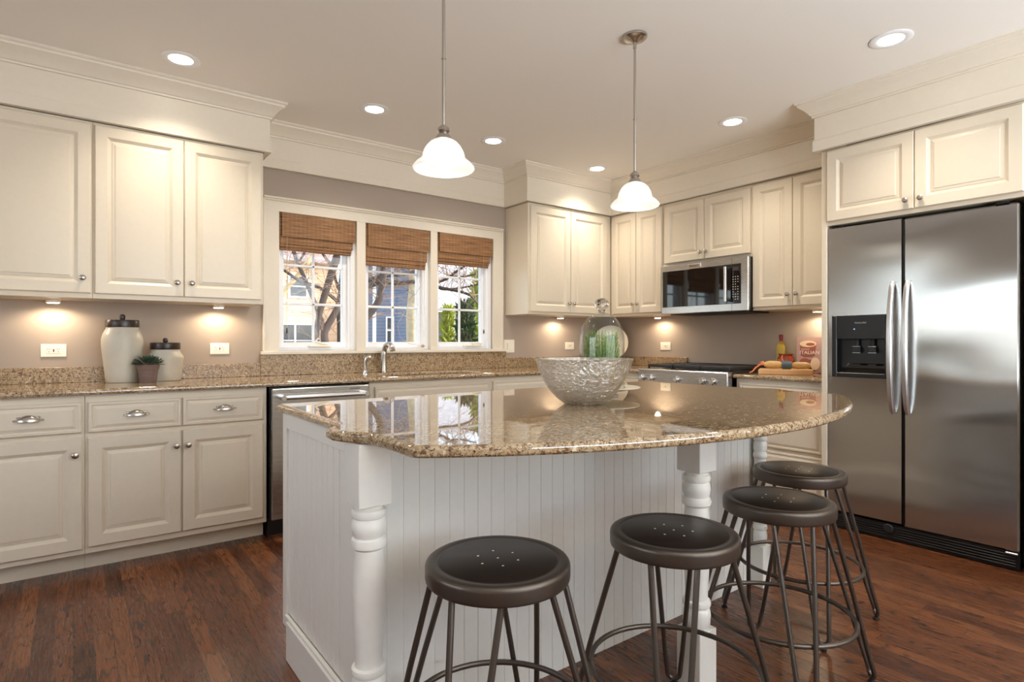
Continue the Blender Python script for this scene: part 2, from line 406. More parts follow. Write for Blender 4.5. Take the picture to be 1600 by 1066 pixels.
def big_window(name, n, L, Hh, loc, rotz):
    r = bpy.data.objects.new(name, None); COL.objects.link(r); r.location = loc; r.rotation_euler = (0, 0, rotz); struct(r)
    f = MB(); f.box(0, 0, 0, L, .06, .06).box(0, 0, Hh-.06, L, .06, Hh)
    for k in range(n+1): x = (L-.07)*k/n; f.box(x, 0, 0, x+.07, .06, Hh)
    f.build('window_frame', 'sash', r); MB().box(.03, .025, .03, L-.03, .031, Hh-.03).build('pane', 'winglass', r)
big_window('window_4', 4, 3.8, 1.5, (0, YB-.08, .9), 0)
big_window('window_5', 3, 2.4, 1.1, (XL-.08, 3.3, 1.0), -PI/2)

# frieze boards and crown over cabinets, window and fridge
path = [(XL, 3.845), (.99, 3.845), (.99, 4.172), (3.058, 4.172), (3.058, 3.845), (4.07, 3.845), (4.07, 1.775), (3.71, 1.775), (3.71, .70)]
struct(MB().sweep(path, [(-.026, 2.338), (.008, 2.338), (.008, 2.402), (.006, 2.405), (0, 2.407), (0, 2.57), (-.026, 2.57)]).build('trim_1', 'trim', ang=20))
struct(MB().sweep(path, [(0, 2.545), (.010, 2.547), (.012, 2.553), (.010, 2.558), (.017, 2.561), (.024, 2.572), (.034, 2.585), (.048, 2.600), (.064, 2.612), (.072, 2.618), (.074, 2.628), (.080, 2.630), (.086, 2.636), (.086, 2.645), (0, 2.645)]).build('trim_2', 'trim', ang=20))
# window casing, stool and mullions
c = MB()
YF = YW-.018
for x0, x1, z0, z1 in ((1.037, 1.137, 1.082, 2.048), (2.946, 3.046, 1.082, 2.048), (1.037, 3.046, 2.048, 2.118)): c.box(x0, YF, z0, x1, YW, z1)
c.box(1.037, YF-.012, 2.118, 3.046, YW, 2.130, .003).box(1.032, YF-.02, 2.130, 3.051, YW, 2.146, .004)
c.box(1.030, YF-.008, 1.082, 1.046, YW, 2.13, .003).box(3.037, YF-.008, 1.082, 3.053, YW, 2.13, .003)
c.box(1.696, YF-.002, 1.082, 1.767, YW+.12, 2.048, .003).box(2.322, YF-.002, 1.082, 2.387, YW+.12, 2.048, .003)
struct(c.build('trim_3', 'trim'))
struct(MB().box(1.018, YW-.045, 1.058, 3.072, YW+.12, 1.082, .004).build('trim_4', 'trim'))

def wpane(name, x0, x1, crank, knobside):
    r = bpy.data.objects.new(name, None); COL.objects.link(r); r.location = (0, YW, 0); struct(r)
    j = MB(); z0, z1 = OZ0, OZ1
    j.box(x0, .02, z0, x0+.02, .13, z1).box(x1-.055, .02, z0, x1, .13, z1).box(x0+.02, .02, z0, x1-.055, .13, z0+.022).box(x0+.02, .02, z1-.02, x1-.055, .13, z1)
    j.box(x1-.040, .012, z0, x1-.02, .03, z1, .004)
    j.build('window_frame', 'sash', r)
    a0, a1, b0, b1 = x0+.02, x1-.055, z0+.022, z1-.02
    s = MB(); y0, y1 = .05, .095
    gl0, gl1, gz0, gz1 = a0+.030, a1-.030, b0+.040, b1-.04
    s.box(a0, y0, b0, gl0, y1, b1, .004).box(gl1, y0, b0, a1, y1, b1, .004).box(gl0, y0, b0, gl1, y1, gz0, .004).box(gl0, y0, gz1, gl1, y1, b1, .004)
    sa = s.build('sash', 'sash', r)
    q = MB(); xm = (gl0+gl1)/2
    q.box(xm-.009, .062, gz0, xm+.009, .078, gz1, .003)
    for zz in (1.418, 1.692): q.box(gl0, .062, zz-.009, gl1, .078, zz+.009, .003)
    q.build('muntin_grille', 'sash', sa)
    MB().box(gl0-.005, .068, gz0-.005, gl1+.005, .072, gz1+.005).build('pane', 'winglass', sa)
    if crank:
        k = MB(); cx_ = x0+.30 if crank == 1 else x0+.37
        k.box(cx_-.085, .0, z0+.022, cx_+.075, .05, z0+.040, .008)
        k.tube([(cx_+.05, .012, z0+.044), (cx_+.0, .006, z0+.052), (cx_-.045, .004, z0+.066), (cx_-.02, .0, z0+.09)] if crank == 1 else [(cx_-.01, .012, z0+.046), (cx_+.03, .004, z0+.056), (cx_+.06, .0, z0+.048), (cx_+.085, -.004, z0+.05)], [.008, .009, .009, .007], 8)
        k.build('crank_handle', 'outlet', r)
wpane('window_1', 1.137, 1.696, 1, 0); wpane('window_2', 1.767, 2.322, 0, 0); wpane('window_3', 2.387, 2.946, 2, 0)

# ------------------------------------------------------------------ window shades
def shade(label, x0, x1, zval, zbot):
    r = thing('window_shade', label, 'window shade', (0, YW, 0), 0, 'woven wood shades over the sink window')
    zt = OZ1-.003
    MB().box(x0+.003, -.004, zt-.035, x1-.004, .035, zt).build('head_rail', 'woven', r)
    v = MB()
    v.box(x0+.016, -.026, zval, x1-.012, -.018, zt, .002)
    v.box(x0+.003, -.017, zval+.012, x0+.010, .02, zt-.04)
    v.build('valance', 'woven', r)
    b = MB(); d = zval-zbot
    b.box(x0+.004, -.005, zval-.02, x1-.024, .012, zt-.036, .003)
    b.box(x0+.004, -.014, zbot+d*.42, x1-.026, .0, zval+.01, .006)
    b.box(x0+.004, -.008, zbot+d*.2, x1-.036, .006, zbot+d*.5, .006)
    b.box(x0+.004, .0, zbot, x1-.036, .014, zbot+d*.3, .006)
    b.build('folded_slats', 'woven', r)
    return r
s1 = shade('woven wood shade on the left casement, nearest the canisters', 1.137, 1.696, 1.880, 1.786)
s2 = shade('woven wood shade on the middle casement, lowest of the three', 1.767, 2.322, 1.868, 1.728)
s3 = shade('woven wood shade on the right casement, nearest the corner cabinet', 2.387, 2.946, 1.888, 1.788)
for r, pts, tz in ((s1, [(1.188, -.022, 1.88), (1.188, -.02, 1.5), (1.189, -.015, 1.245)], 1.24), (s3, [(2.842, -.022, 1.9), (2.842, -.02, 1.5), (2.845, -.02, 1.26)], 1.25)):
    MB().tube(pts, .0014, 6).build('pull_cord', 'cord', r)
    MB().lathe([(0, tz+.005), (.004, tz), (.007, tz-.02), (.005, tz-.034), (0, tz-.036)], pts[-1][0], -.018, 10).build('cord_tassel', 'wood', r)
MB().tube([(2.225, -.022, 1.87), (2.225, -.02, 1.75), (2.23, -.005, 1.62)], .0014, 6).tube([(2.24, -.022, 1.87), (2.24, -.02, 1.72), (2.24, -.004, 1.6), (2.05, .03, 1.28), (2.06, .0, 1.18), (2.13, -.02, 1.13), (2.2, -.024, 1.118), (2.235, -.026, 1.112)], .0014, 6).build('pull_cord', 'cord', s2)
MB().lathe([(0, 0), (.010, .004), (.013, .018), (.006, .03), (0, .032)], 0, 0, 12, Matrix.Translation((2.232, -.026, 1.112)) @ Matrix.Rotation(PI/2, 4, 'Y')).build('cord_tassel', 'cord', s2)

# ------------------------------------------------------------------ cabinet kit
def door_mesh(x0, x1, z0, z1, t=.02, rail=.056, drawer=False):
    if drawer: R = [(.0, -.0), (.0, -t+.004), (.004, -t), (.014, -t), (.018, -t+.005), (.021, -t+.005), (.036, -t-.001)]
    else: R = [(.0, -.0), (.0, -t+.004), (.004, -t), (rail, -t), (rail+.016, -t+.012), (rail+.020, -t+.012), (rail+.022, -t+.009), (rail+.034, -t+.007), (rail+.036, -t+.004), (rail+.042, -t+.003)]
    vs = []; fs = []
    for d, y in R: vs += [(x0+d, y, z0+d), (x1-d, y, z0+d), (x1-d, y, z1-d), (x0+d, y, z1-d)]
    n = len(R)
    for i in range(n-1):
        for k in range(4): l = (k+1) % 4; fs.append([i*4+k, i*4+l, i*4+4+l, i*4+4+k])
    fs += [[3, 2, 1, 0], [4*n-4, 4*n-3, 4*n-2, 4*n-1]]
    return MB().add(vs, fs)
_k = MB().lathe([(0, .0), (.0075, 0), (.007, .004), (.005, .010), (.006, .014), (.0135, .018), (.0155, .022), (.0145, .027), (.009, .030), (0, .0312)], 0, 0, 20, Matrix.Rotation(PI/2, 4, 'X'))
_ko = _k.build('knob', 'nickel'); KNOB = _ko.data; bpy.data.objects.remove(_ko)
def cup_mesh():
    b = MB(); nu, nv = 16, 8
    for sc, sgn in ((1, 1), (.88, -1)):
        vs = []; fs = []
        for i in range(nu+1):
            u = -1+2*i/nu; q = max(0, 1-u*u)
            for j in range(nv+1):
                a = PI*.60*j/nv
                vs.append((.046*u*sc, -(.003+.026*q**.5*max(0, math.cos(a))*sc), (.030*q**.7*math.sin(a)-.006)*sc))
        for i in range(nu):
            for j in range(nv): k = i*(nv+1)+j; fs.append([k, k+1, k+nv+2, k+nv+1])
        b.add(vs, fs)
    for sg in (-1, 1): b.box(sg*.040, 0, -.006, sg*.058, -.004, .003, .0018)
    b.box(-.044, 0, .006, .044, -.003, .016, .001)
    o = b.build('cup_pull', 'nickel'); me = o.data; bpy.data.objects.remove(o); return me
CUP = cup_mesh()
def cabinet(name, label, cat, loc, rotz, w, depth, z0, z1, fronts, group=None, toe=False, m='cab', sinkcut=False):
    r = thing(name, label, cat, loc, rotz, group)
    cb = MB()
    if sinkcut: cb.box(0, 0, z0, w, depth, .69, .0015).box(0, 0, .69, w, .02, z1).box(0, .02, .69, .02, depth, z1).box(w-.02, .02, .69, w, depth, z1)
    else: cb.box(0, 0, z0, w, depth, z1, .0015)
    cb.build('carcass', m, r)
    if toe: MB().box(0, .078, 0, w, depth, z0-.0005).build('toe_kick', m, r)
    for f in fronts:
        kind, x0, x1, a, b = f[:5]; hw = f[5] if len(f) > 5 else None
        d = door_mesh(x0, x1, a, b, drawer=(kind == 'drawer')).build('cabinet_door' if kind == 'door' else 'drawer_front', m, r, ang=12)
        if hw == 'cup': obj('cup_pull', CUP, d, ((x0+x1)/2, -.0195, (a+b)/2+.003))
        elif hw: obj('knob', KNOB, d, (hw[0], -.0195, hw[1]))
    return r
YU, XU = 3.875, 4.10        # faces of the upper cabinets
YBF, XBF = 3.585, 3.83      # faces of the base cabinets
NEG = -PI/2
# uppers, window wall
cabinet('wall_cabinet', 'cream single-door upper cabinet at the far left edge, above the tall canister', 'cabinet', (-.46, YU, 0), 0, .5435, YW-YU-.002, 1.382, 2.336, [('door', .012, .536, 1.409, 2.318, (.500, 1.489))], 'upper cabinets left of the window')
cabinet('wall_cabinet', 'cream double-door upper cabinet directly left of the window', 'cabinet', (.0845, YU, 0), 0, .872, YW-YU-.002, 1.382, 2.336, [('door', .0085, .430, 1.409, 2.318, (.396, 1.489)), ('door', .434, .856, 1.409, 2.318, (.470, 1.489))], 'upper cabinets left of the window')
cabinet('wall_cabinet', 'cream double-door upper cabinet right of the window, its side panel lit by daylight', 'cabinet', (3.088, YU, 0), 0, XU-3.088-.001, YW-YU-.002, 1.382, 2.336, [('door', .020, .478, 1.405, 2.312, (.452, 1.487)), ('door', .482, .940, 1.405, 2.312, (.508, 1.487))], 'upper cabinets around the range corner')
# uppers, range wall
cabinet('wall_cabinet', 'narrow cream double-door upper cabinet in the corner left of the microwave', 'cabinet', (XU, 3.872, 0), NEG, 3.872-3.238, XW-XU-.002, 1.382, 2.336, [('door', .026, .322, 1.405, 2.318, (.296, 1.487)), ('door', .326, .612, 1.405, 2.318, (.352, 1.487))], 'upper cabinets around the range corner')
cabinet('wall_cabinet', 'short cream double-door upper cabinet directly above the microwave', 'cabinet', (XU, 3.237, 0), NEG, 3.237-2.419, XW-XU-.002, 1.792, 2.336, [('door', .010, .402, 1.818, 2.308, (.376, 1.875)), ('door', .406, .806, 1.818, 2.308, (.432, 1.875))], 'upper cabinets around the range corner')
cabinet('wall_cabinet', 'tall cream double-door upper cabinet between the microwave and the refrigerator', 'cabinet', (XU, 2.418, 0), NEG, 2.418-1.748, XW-XU-.002, 1.382, 2.336, [('door', .008, .310, 1.405, 2.318, (.282, 1.487)), ('door', .314, .640, 1.405, 2.318, (.344, 1.487))], 'upper cabinets around the range corner')
XFC = 3.745
cabinet('wall_cabinet', 'wide cream double-door cabinet above the refrigerator', 'cabinet', (XFC, 1.715, 0), NEG, 1.715-.765, XW-XFC-.002, 1.866, 2.336, [('door', .008, .474, 1.890, 2.322, (.440, 1.938)), ('door', .478, .942, 1.890, 2.322, (.512, 1.938))])
e = MB().box(XFC, 1.7155, 0, XW-.002, 1.7475, 2.336, .002).build('end_panel', 'cab'); tag(e, 'tall cream side panel between the refrigerator and the cookbook counter', 'panel')
e = MB().box(XFC, .730, 0, XW-.002, .764, 2.336, .002).build('end_panel', 'cab'); tag(e, 'cream side panel at the far right edge, right of the refrigerator', 'panel')
# base cabinets, window wall
cabinet('base_cabinet', 'cream base cabinet at the far left edge with one drawer over one door', 'cabinet', (-.46, YBF, 0), 0, .506, YW-YBF-.002, .094, .8835, [('drawer', .09, .494, .700, .850, 'cup'), ('door', .09, .496, .123, .676, (.468, .593))], toe=True)
cabinet('base_cabinet', 'cream base cabinet with two drawers over two doors, left of the dishwasher', 'cabinet', (.047, YBF, 0), 0, .856, YW-YBF-.002, .094, .8835, [('drawer', .012, .416, .697, .847, 'cup'), ('drawer', .425, .834, .697, .847, 'cup'), ('door', .012, .416, .129, .672, (.393, .593)), ('door', .425, .834, .129, .672, (.449, .593))], toe=True)
cabinet('base_cabinet', 'cream sink cabinet with a false drawer front, right of the dishwasher', 'cabinet', (1.537, YBF, 0), 0, .965, YW-YBF-.002, .094, .8835, [('drawer', .035, .950, .700, .850), ('door', .035, .490, .125, .676), ('door', .495, .950, .125, .676)], toe=True, sinkcut=True)
cabinet('base_cabinet', 'cream corner base cabinet right of the sink cabinet, mostly behind the island', 'cabinet', (2.503, YBF, 0), 0, 1.326, YW-YBF-.002, .094, .8835, [('drawer', .012, .60, .700, .850), ('door', .012, .60, .125, .676)], toe=True)
# base cabinets, range wall
cabinet('base_cabinet', 'narrow cream base cabinet left of the range, mostly behind the glass bowl', 'cabinet', (XBF, 3.584, 0), NEG, 3.584-3.232, XW-XBF-.002, .094, .8835, [('drawer', .05, .33, .700, .850)], toe=True)
cabinet('base_cabinet', 'cream three-drawer base cabinet between the range and the refrigerator', 'cabinet', (XBF, 2.385, 0), NEG, 2.385-1.748, XW-XBF-.002, .094, .8835, [('drawer', .03, .612, .712, .856), ('drawer', .03, .612, .422, .690), ('drawer', .03, .612, .125, .400)], toe=True)

# ------------------------------------------------------------------ counters
EP = [(.010, .884), (.003, .887), (0, .893), (0, .903), (.003, .909), (.009, .914)]
ct = MB().slab([(XL+.002, 3.545), (3.792, 3.545), (3.792, 3.232), (XW-.002, 3.232), (XW-.002, YW-.002), (XL+.002, YW-.002)], EP, [list(rrect(1.70, 3.655, 2.50, 4.03, .09))])
tag(ct.build('countertop', 'granite', ang=30), 'polished granite countertop running under the window with the sink cut into it', 'countertop')
tag(MB().slab([(3.79, 1.749), (XW-.002, 1.749), (XW-.002, 2.392), (3.79, 2.392)], EP).build('countertop', 'granite', ang=30), 'short granite countertop right of the range carrying the cutting board', 'countertop')
sp = MB()
sp.box(XL+.002, YW-.03, .9142, 1.012, YW-.001, 1.003, .002)
sp.box(1.0125, YW-.034, .9142, 3.076, YW-.001, 1.0575, .002)
sp.box(3.0765, YW-.03, .9142, XW-.001, YW-.001, 1.003, .002)
tag(sp.build('backsplash', 'splash'), 'granite backsplash strip along the window wall, taller beneath the window', 'backsplash')
tag(MB().box(XW-.03, 3.236, .9142, XW-.001, YW-.031, 1.003, .002).build('backsplash', 'splash'), 'short granite backsplash on the wall left of the range', 'backsplash')
# sink
sk_ = thing('sink', 'stainless undermount sink set into the granite below the window', 'sink', (0, 0, 0))
b = MB(); o1 = rrect(1.692, 3.647, 2.508, 4.038, .095); o2 = rrect(1.705, 3.66, 2.495, 4.025, .085); o3 = rrect(1.72, 3.675, 2.48, 4.01, .07)
n = len(o1); vs = [(x, y, .8835) for x, y in o1]+[(x, y, .8835) for x, y in o2]+[(x, y, .70) for x, y in o3]; fs = []
for k in range(n):
    l = (k+1) % n; fs += [[k, l, n+l, n+k], [n+k, n+l, 2*n+l, 2*n+k]]
fs.append([2*n+k for k in range(n)])
b.add(vs, fs); b.build('basin', 'steel', sk_)
MB().lathe([(0, .703), (.035, .703), (.04, .7015), (.042, .7)], 2.1, 3.85, 24).build('drain', 'chrome', sk_)
# faucet and sprayer
fa = thing('faucet', 'brushed single-handle faucet behind the sink', 'faucet', (1.875, 4.095, .9145))
MB().lathe([(0, 0), (.026, 0), (.026, .006), (.021, .010), (.0195, .02), (.019, .11), (.022, .135), (.023, .15), (.02, .165), (0, .17)], 0, 0, 24).build('body', 'nickel', fa)
MB().tube([(0, 0, .14), (.002, -.005, .175), (.006, -.018, .2), (.012, -.04, .212), (.018, -.07, .208), (.022, -.092, .188), (.024, -.1, .165)], [.018, .019, .020, .0205, .0205, .021, .021], 16).build('spout', 'nickel', fa)
MB().tube([(-.018, 0, .04), (-.026, -.004, .07), (-.022, -.008, .12), (-.020, -.010, .165)], [.005, .008, .008, .005], 10).build('lever_handle', 'nickel', fa)
sy = thing('side_sprayer', 'small brushed hand sprayer standing left of the faucet', 'sprayer', (1.715, 4.07, .9145))
MB().lathe([(0, 0), (.026, 0), (.026, .008), (.018, .016), (.014, .03), (0, .032)], 0, 0, 20).build('base_collar', 'chrome', sy)
MB().tube([(0, 0, .02), (0, 0, .06), (.0, -.001, .085), (.008, -.006, .108), (.022, -.014, .118), (.036, -.022, .114)], [.012, .013, .014, .016, .015, .013], 14).build('spray_wand', 'nickel', sy)

# ------------------------------------------------------------------ dishwasher
dw = thing('dishwasher', 'stainless dishwasher with a bar handle left of the island', 'dishwasher', (.918, 3.56, 0))
WD = .605
MB().box(0, .025, .105, WD, .60, .879, .002).build('tub', 'black', dw)
dd = MB().box(.004, -.018, .105, WD-.004, .024, .872, .004).build('door', 'steel', dw)
hb = MB().tube([(.06, -.075, .822), (WD-.05, -.075, .822)], .013, 16)
h_ = hb.build('bar_handle', 'handle', dd)
for x in (.055, WD-.045): MB().tube([(x, -.018, .822), (x, -.088, .822)], .015, 14).build('handle_bracket', 'chrome', h_)
letters('logo', 'KitchenAid', .014, Matrix.Translation((WD-.10, -.0182, .853)) @ Matrix.Rotation(PI/2, 4, 'X'), 'slot', dd)
MB().box(0, .06, 0, WD, .60, .1045).build('toe_panel', 'black', dw)

# ------------------------------------------------------------------ range
RX, RY0, RY1 = 3.745, 3.222, 2.396
rg = thing('range', 'stainless gas range with five knobs and black grates behind the island', 'range', (RX, RY0, 0), NEG)
RW = RY0-RY1; RD = XW-RX-.003
MB().box(.006, .05, .09, RW-.03, RD, .905, .003).build('body', 'black', rg)
cp = MB().box(0, -.012, .806, RW, .05, .925, .006).build('control_panel', 'steel', rg)
for u in (.047, .140, .385, .615, .700):
    kb = MB().lathe([(0, 0), (.027, 0), (.027, .006), (.022, .010), (.019, .03), (.0165, .034), (0, .035)], 0, 0, 24, Matrix.Translation((u*RW/.76*.93+.005, -.012, .856)) @ Matrix.Rotation(PI/2, 4, 'X')).build('burner_knob', 'chrome', cp)
od = MB().box(.012, -.004, .24, RW-.03, .048, .799, .005).build('oven_door', 'steel', rg)
MB().box(.12, -.006, .36, RW-.14, -.003, .66, .002).build('oven_window', 'blackgl', od)
MB().tube([(.06, -.055, .745), (RW-.08, -.055, .745)], .013, 14).tube([(.08, 0, .745), (.08, -.055, .745)], .009, 10).tube([(RW-.1, 0, .745), (RW-.1, -.055, .745)], .009, 10).build('oven_handle', 'handle', od)
MB().box(.012, 0, .09, RW-.03, .048, .232, .004).build('storage_drawer', 'steel', rg)
MB().box(0, .05, .9055, RW, RD, .925, .003).build('cooktop', 'black', rg)
for k in range(3):
    g_ = MB(); x0 = .03+k*(RW-.06)/3; x1 = x0+(RW-.06)/3-.008; y0, y1 = .075, RD-.05
    for x in (x0, x1-.016): g_.box(x, y0, .938, x+.016, y1, .962, .003)
    for y in (y0, (y0+y1)/2-.008, y1-.016): g_.box(x0+.016, y, .938, x1-.016, y+.016, .962, .003)
    for y in (y0+.13, y1-.15): g_.box(x0+.016, y, .945, x1-.016, y+.014, .960, .003)
    for x in (x0+.002, x1-.014):
        for y in (y0+.002, y1-.014): g_.box(x, y, .9255, x+.012, y+.012, .94)
    g_.build('grate', 'iron', rg)
for x, y in ((.15, .2), (.15, .48), (RW/2, .34), (RW-.15, .2), (RW-.15, .48)):
    MB().lathe([(0, .926), (.05, .926), (.05, .932), (.036, .934), (.036, .940), (0, .941)], x, y, 24).build('burner', 'iron', rg)

# ------------------------------------------------------------------ microwave
mwv = thing('microwave', 'stainless over-the-range microwave with a black glass door', 'microwave', (4.02, 3.214, 0), NEG)
MWW = .806; zb, zt = 1.378, 1.791
MB().box(.004, .03, zb+.012, MWW-.004, XW-4.02-.003, zt-.002, .003).build('body', 'black', mwv)
ff = MB().box(0, 0, zb, MWW, .03, zt, .006).build('front_frame', 'steel', mwv)
MB().box(.018, -.003, zb+.058, MWW-.058, .0, zt-.052, .0015).build('door_glass', 'blackgl', ff)
pn = MB().box(MWW-.134, -.0045, zb+.064, MWW-.066, -.0031, zt-.058, .0005).build('keypad', 'blackgl', ff)
kk = MB()
for i in range(3):
    for j in range(10):
        if (i*7+j*5) % 11 == 0: continue
        kk.box(MWW-.126+i*.020, -.0052, zb+.09+j*.019, MWW-.118+i*.020, -.0044, zb+.094+j*.019)
kk.build('key_marks', 'outlet', pn)
MB().box(MWW-.126, -.0052, zt-.102, MWW-.076, -.0044, zt-.075).build('display', 'slot', pn)
hd = MB().tube([(MWW-.160, -.05, zb+.075), (MWW-.160, -.05, zt-.072)], .012, 14)
hd.tube([(MWW-.160, -.002, zb+.085), (MWW-.160, -.05, zb+.085)], .009, 10).tube([(MWW-.160, -.002, zt-.083), (MWW-.160, -.05, zt-.083)], .009, 10)
hd.build('door_handle', 'handle', ff)
MB().box(MWW-.1365, -.0008, zb+.002, MWW-.135, .001, zb+.056).box(MWW-.1365, -.0008, zt-.050, MWW-.135, .001, zt-.002).build('door_seam', 'slot', ff)
bp = MB().box(.272, -.004, zt-.041, .398, .0, zt-.010, .002).build('name_plate', 'chrome', ff)
letters('logo', 'KitchenAid', .021, Matrix.Translation((.335, -.0042, zt-.026)) @ Matrix.Rotation(PI/2, 4, 'X'), 'black', bp)
MB().box(.05, .06, zb-.006, MWW-.05, .38, zb+.0115, .002).build('underside_vent', 'iron', mwv)

# ------------------------------------------------------------------ refrigerator
FX = 3.755; FY0 = 1.7125; FW = FY0-.790; FS = FY0-1.305
fr = thing('refrigerator', 'stainless side-by-side refrigerator with a black ice and water dispenser', 'refrigerator', (FX, FY0, 0), NEG)
MB().box(.004, .075, .02, FW-.004, XW-FX-.01, 1.835, .004).build('cabinet_body', 'black', fr)
dl = MB(); dx0, dx1, dz0, dz1 = .024, .341, .932, 1.308
d_ = MB()
d_.box(.002, 0, .112, dx0, .068, 1.846).box(dx1, 0, .112, FS-.005, .068, 1.846).box(dx0, 0, .112, dx1, .068, dz0).box(dx0, 0, dz1, dx1, .068, 1.846).box(dx0, .058, dz0, dx1, .068, dz1)
ld = d_.build('freezer_door', 'fridge', fr)
rd = MB().box(FS+.006, 0, .096, FW-.004, .068, 1.846, .008).build('fridge_door', 'fridge', fr)
MB().box(FS-.004, .02, .10, FS+.005, .074, 1.84).build('door_gap', 'black', fr)
# dispenser
dp = MB()
dp.box(dx0, -.006, dz0, dx0+.03, .05, dz1, .004).box(dx1-.02, -.006, dz0, dx1, .05, dz1, .003).box(dx0+.03, -.006, dz1-.145, dx1-.02, .05, dz1, .003).box(dx0+.03, -.006, dz0, dx1-.02, .05, dz0+.028, .003)
dp.box(dx0+.03, .044, dz0+.028, dx1-.02, .05, dz1-.145)
dsp = dp.build('dispenser', 'black', ld)
MB().add([(dx0+.06, .0, dz0+.029), (dx1-.021, .0, dz0+.029), (dx1-.021, .043, dz0+.085), (dx0+.075, .043, dz0+.085)], [(0, 1, 2, 3)]).box(dx0+.06, .0, dz0+.028, dx1-.021, .004, dz0+.06, .001).build('drip_tray', 'blackgl', dsp)
for x in (dx0+.135, dx0+.222):
    q = MB(); q.box(x-.021, .012, dz1-.225, x+.021, .017, dz1-.19, .002).box(x-.016, .008, dz1-.219, x+.016, .013, dz1-.196, .001).tube([(x, .03, dz1-.146), (x, .022, dz1-.19)], .012, 10)
    q.build('paddle', 'iron', dsp); MB().box(x-.022, .0105, dz1-.228, x+.022, .0115, dz1-.225).box(x-.022, .0105, dz1-.19, x+.022, .0115, dz1-.1875).build('paddle_edge', 'handle', dsp)
letters('logo', 'KitchenAid', .014, Matrix.Translation((dx0+.165, -.0063, dz1-.047)) @ Matrix.Rotation(PI/2, 4, 'X'), 'handle', dsp)
for i in range(4):
    MB().lathe([(.010, 0), (.0115, 0), (.0115, .0006), (.010, .0006)], 0, 0, 18, Matrix.Translation((dx0+.13+i*.023, -.0058, dz1-.096)) @ Matrix.Rotation(PI/2, 4, 'X'), True).build('button', 'iron', dsp)
MB().box(dx0+.128, -.0064, dz1-.087, dx0+.134, -.0058, dz1-.082).build('indicator', 'led', dsp)
MB().box(dx0+.224, -.0064, dz1-.076, dx0+.256, -.0058, dz1-.074).build('indicator', 'iron', dsp)
for dr, x, sg in ((ld, FS-.045, 1), (rd, FS+.030, 1)):
    pts = []; rr = []
    for k in range(25):
        t = k/24; z = .742+.745*t; b_ = math.sin(PI*t)**.55
        pts.append((x, -.006-.056*b_, z)); rr.append(.013+.004*b_)
    MB().tube(pts, rr, 16).build('door_handle', 'handle', dr)
gr = MB(); gr.box(.004, .012, .004, FW-.004, .03, .094)
for k in range(5): gr.box(.01, .004, .018+k*.014, FW-.02, .014, .025+k*.014, .002)
grl = gr.build('toe_grille', 'black', fr)
MB().lathe([(0, 0), (.026, 0), (.026, .006), (.022, .01), (0, .011)], 0, 0, 28, Matrix.Translation((.335, .006, .070)) @ Matrix.Rotation(PI/2, 4, 'X')).build('filter_cap', 'iron', grl)
MB().box(FW-.06, -.002, .080, FW-.01, .06, .0905, .003).build('hinge', 'handle', fr)
for x in (.03, FW-.10): MB().box(x, -.002, 1.8465, x+.055, .10, 1.857, .004).build('hinge', 'black', fr)

# ------------------------------------------------------------------ island
IX0, IX1, IYF, IYB = .625, 2.66, 1.527, 2.25
isl = thing('island_cabinet', 'white beadboard kitchen island base with turned legs', 'kitchen island', (0, 0, 0))
def beadboard(L, z0, z1, t=.012, pitch=.0515, start=.01):
    xs = [(0, 0)]; x = start
    while x < L-.006:
        xs += [(x, 0), (x+.0014, .0026), (x+.0030, .0026), (x+.0044, 0)]; x += pitch
    xs.append((L, 0)); n = len(xs)
    vs = [(a, b, z0) for a, b in xs]+[(a, b, z1) for a, b in xs]+[(0, t, z0), (L, t, z0), (0, t, z1), (L, t, z1)]
    fs = [[k, k+1, n+k+1, n+k] for k in range(n-1)]
    fs += [[2*n, 2*n+2, 2*n+3, 2*n+1], [0, n, 2*n+2, 2*n], [n-1, 2*n+1, 2*n+3, 2*n-1], list(range(n-1, -1, -1))+[2*n, 2*n+1], list(range(n, 2*n))+[2*n+3, 2*n+2]]
    return MB().add(vs, fs)
MB().box(IX0+.014, IYF+.013, .10, IX1-.014, IYB, .8835).build('carcass', 'isl', isl)
MB().box(IX0+.03, IYF+.014, 0, IX1-.03, IYB-.075, .0995).build('plinth', 'isl', isl)
fp = beadboard(IX1-IX0-.06, 0, .8835, start=.03).build('front_beadboard', 'isl', isl, ang=15); fp.location = (IX0+.05, IYF, 0)
for rot, loc in ((NEG, (IX0, IYB, 0)), (PI/2, (IX1, IYF+.02, 0))):
    L = IYB-IYF-.02
    p_ = MB(); f_ = 0
    if rot == NEG: x0_, x1_ = .045, L-.085
    else: x0_, x1_ = .085, L-.045
    p_.box(0, 0, .10, x0_, .018, .8835, .001).box(x1_, 0, .10, L+.018, .018, .8835, .001).box(x0_, 0, .832, x1_, .018, .8835, .001)
    bs = .08 if rot == NEG else 0; be = L+.018 if rot == NEG else L-.08
    p_.box(x0_, 0, .10, x1_, .018, .142, .001).box(bs, -.012, 0, be, .018, .138, .002).box(x0_, -.006, .138, x1_, .006, .152, .003)
    fo = p_.build('end_frame', 'isl', isl); fo.location = loc; fo.rotation_euler = (0, 0, rot)
    bd = beadboard(x1_-x0_, .152, .832, start=.005, pitch=.0505).build('end_beadboard', 'isl', isl, ang=15)
    bd.rotation_euler = (0, 0, rot); bd.location = Vector(loc)+Matrix.Rotation(rot, 3, 'Z') @ Vector((x0_, .008, 0))
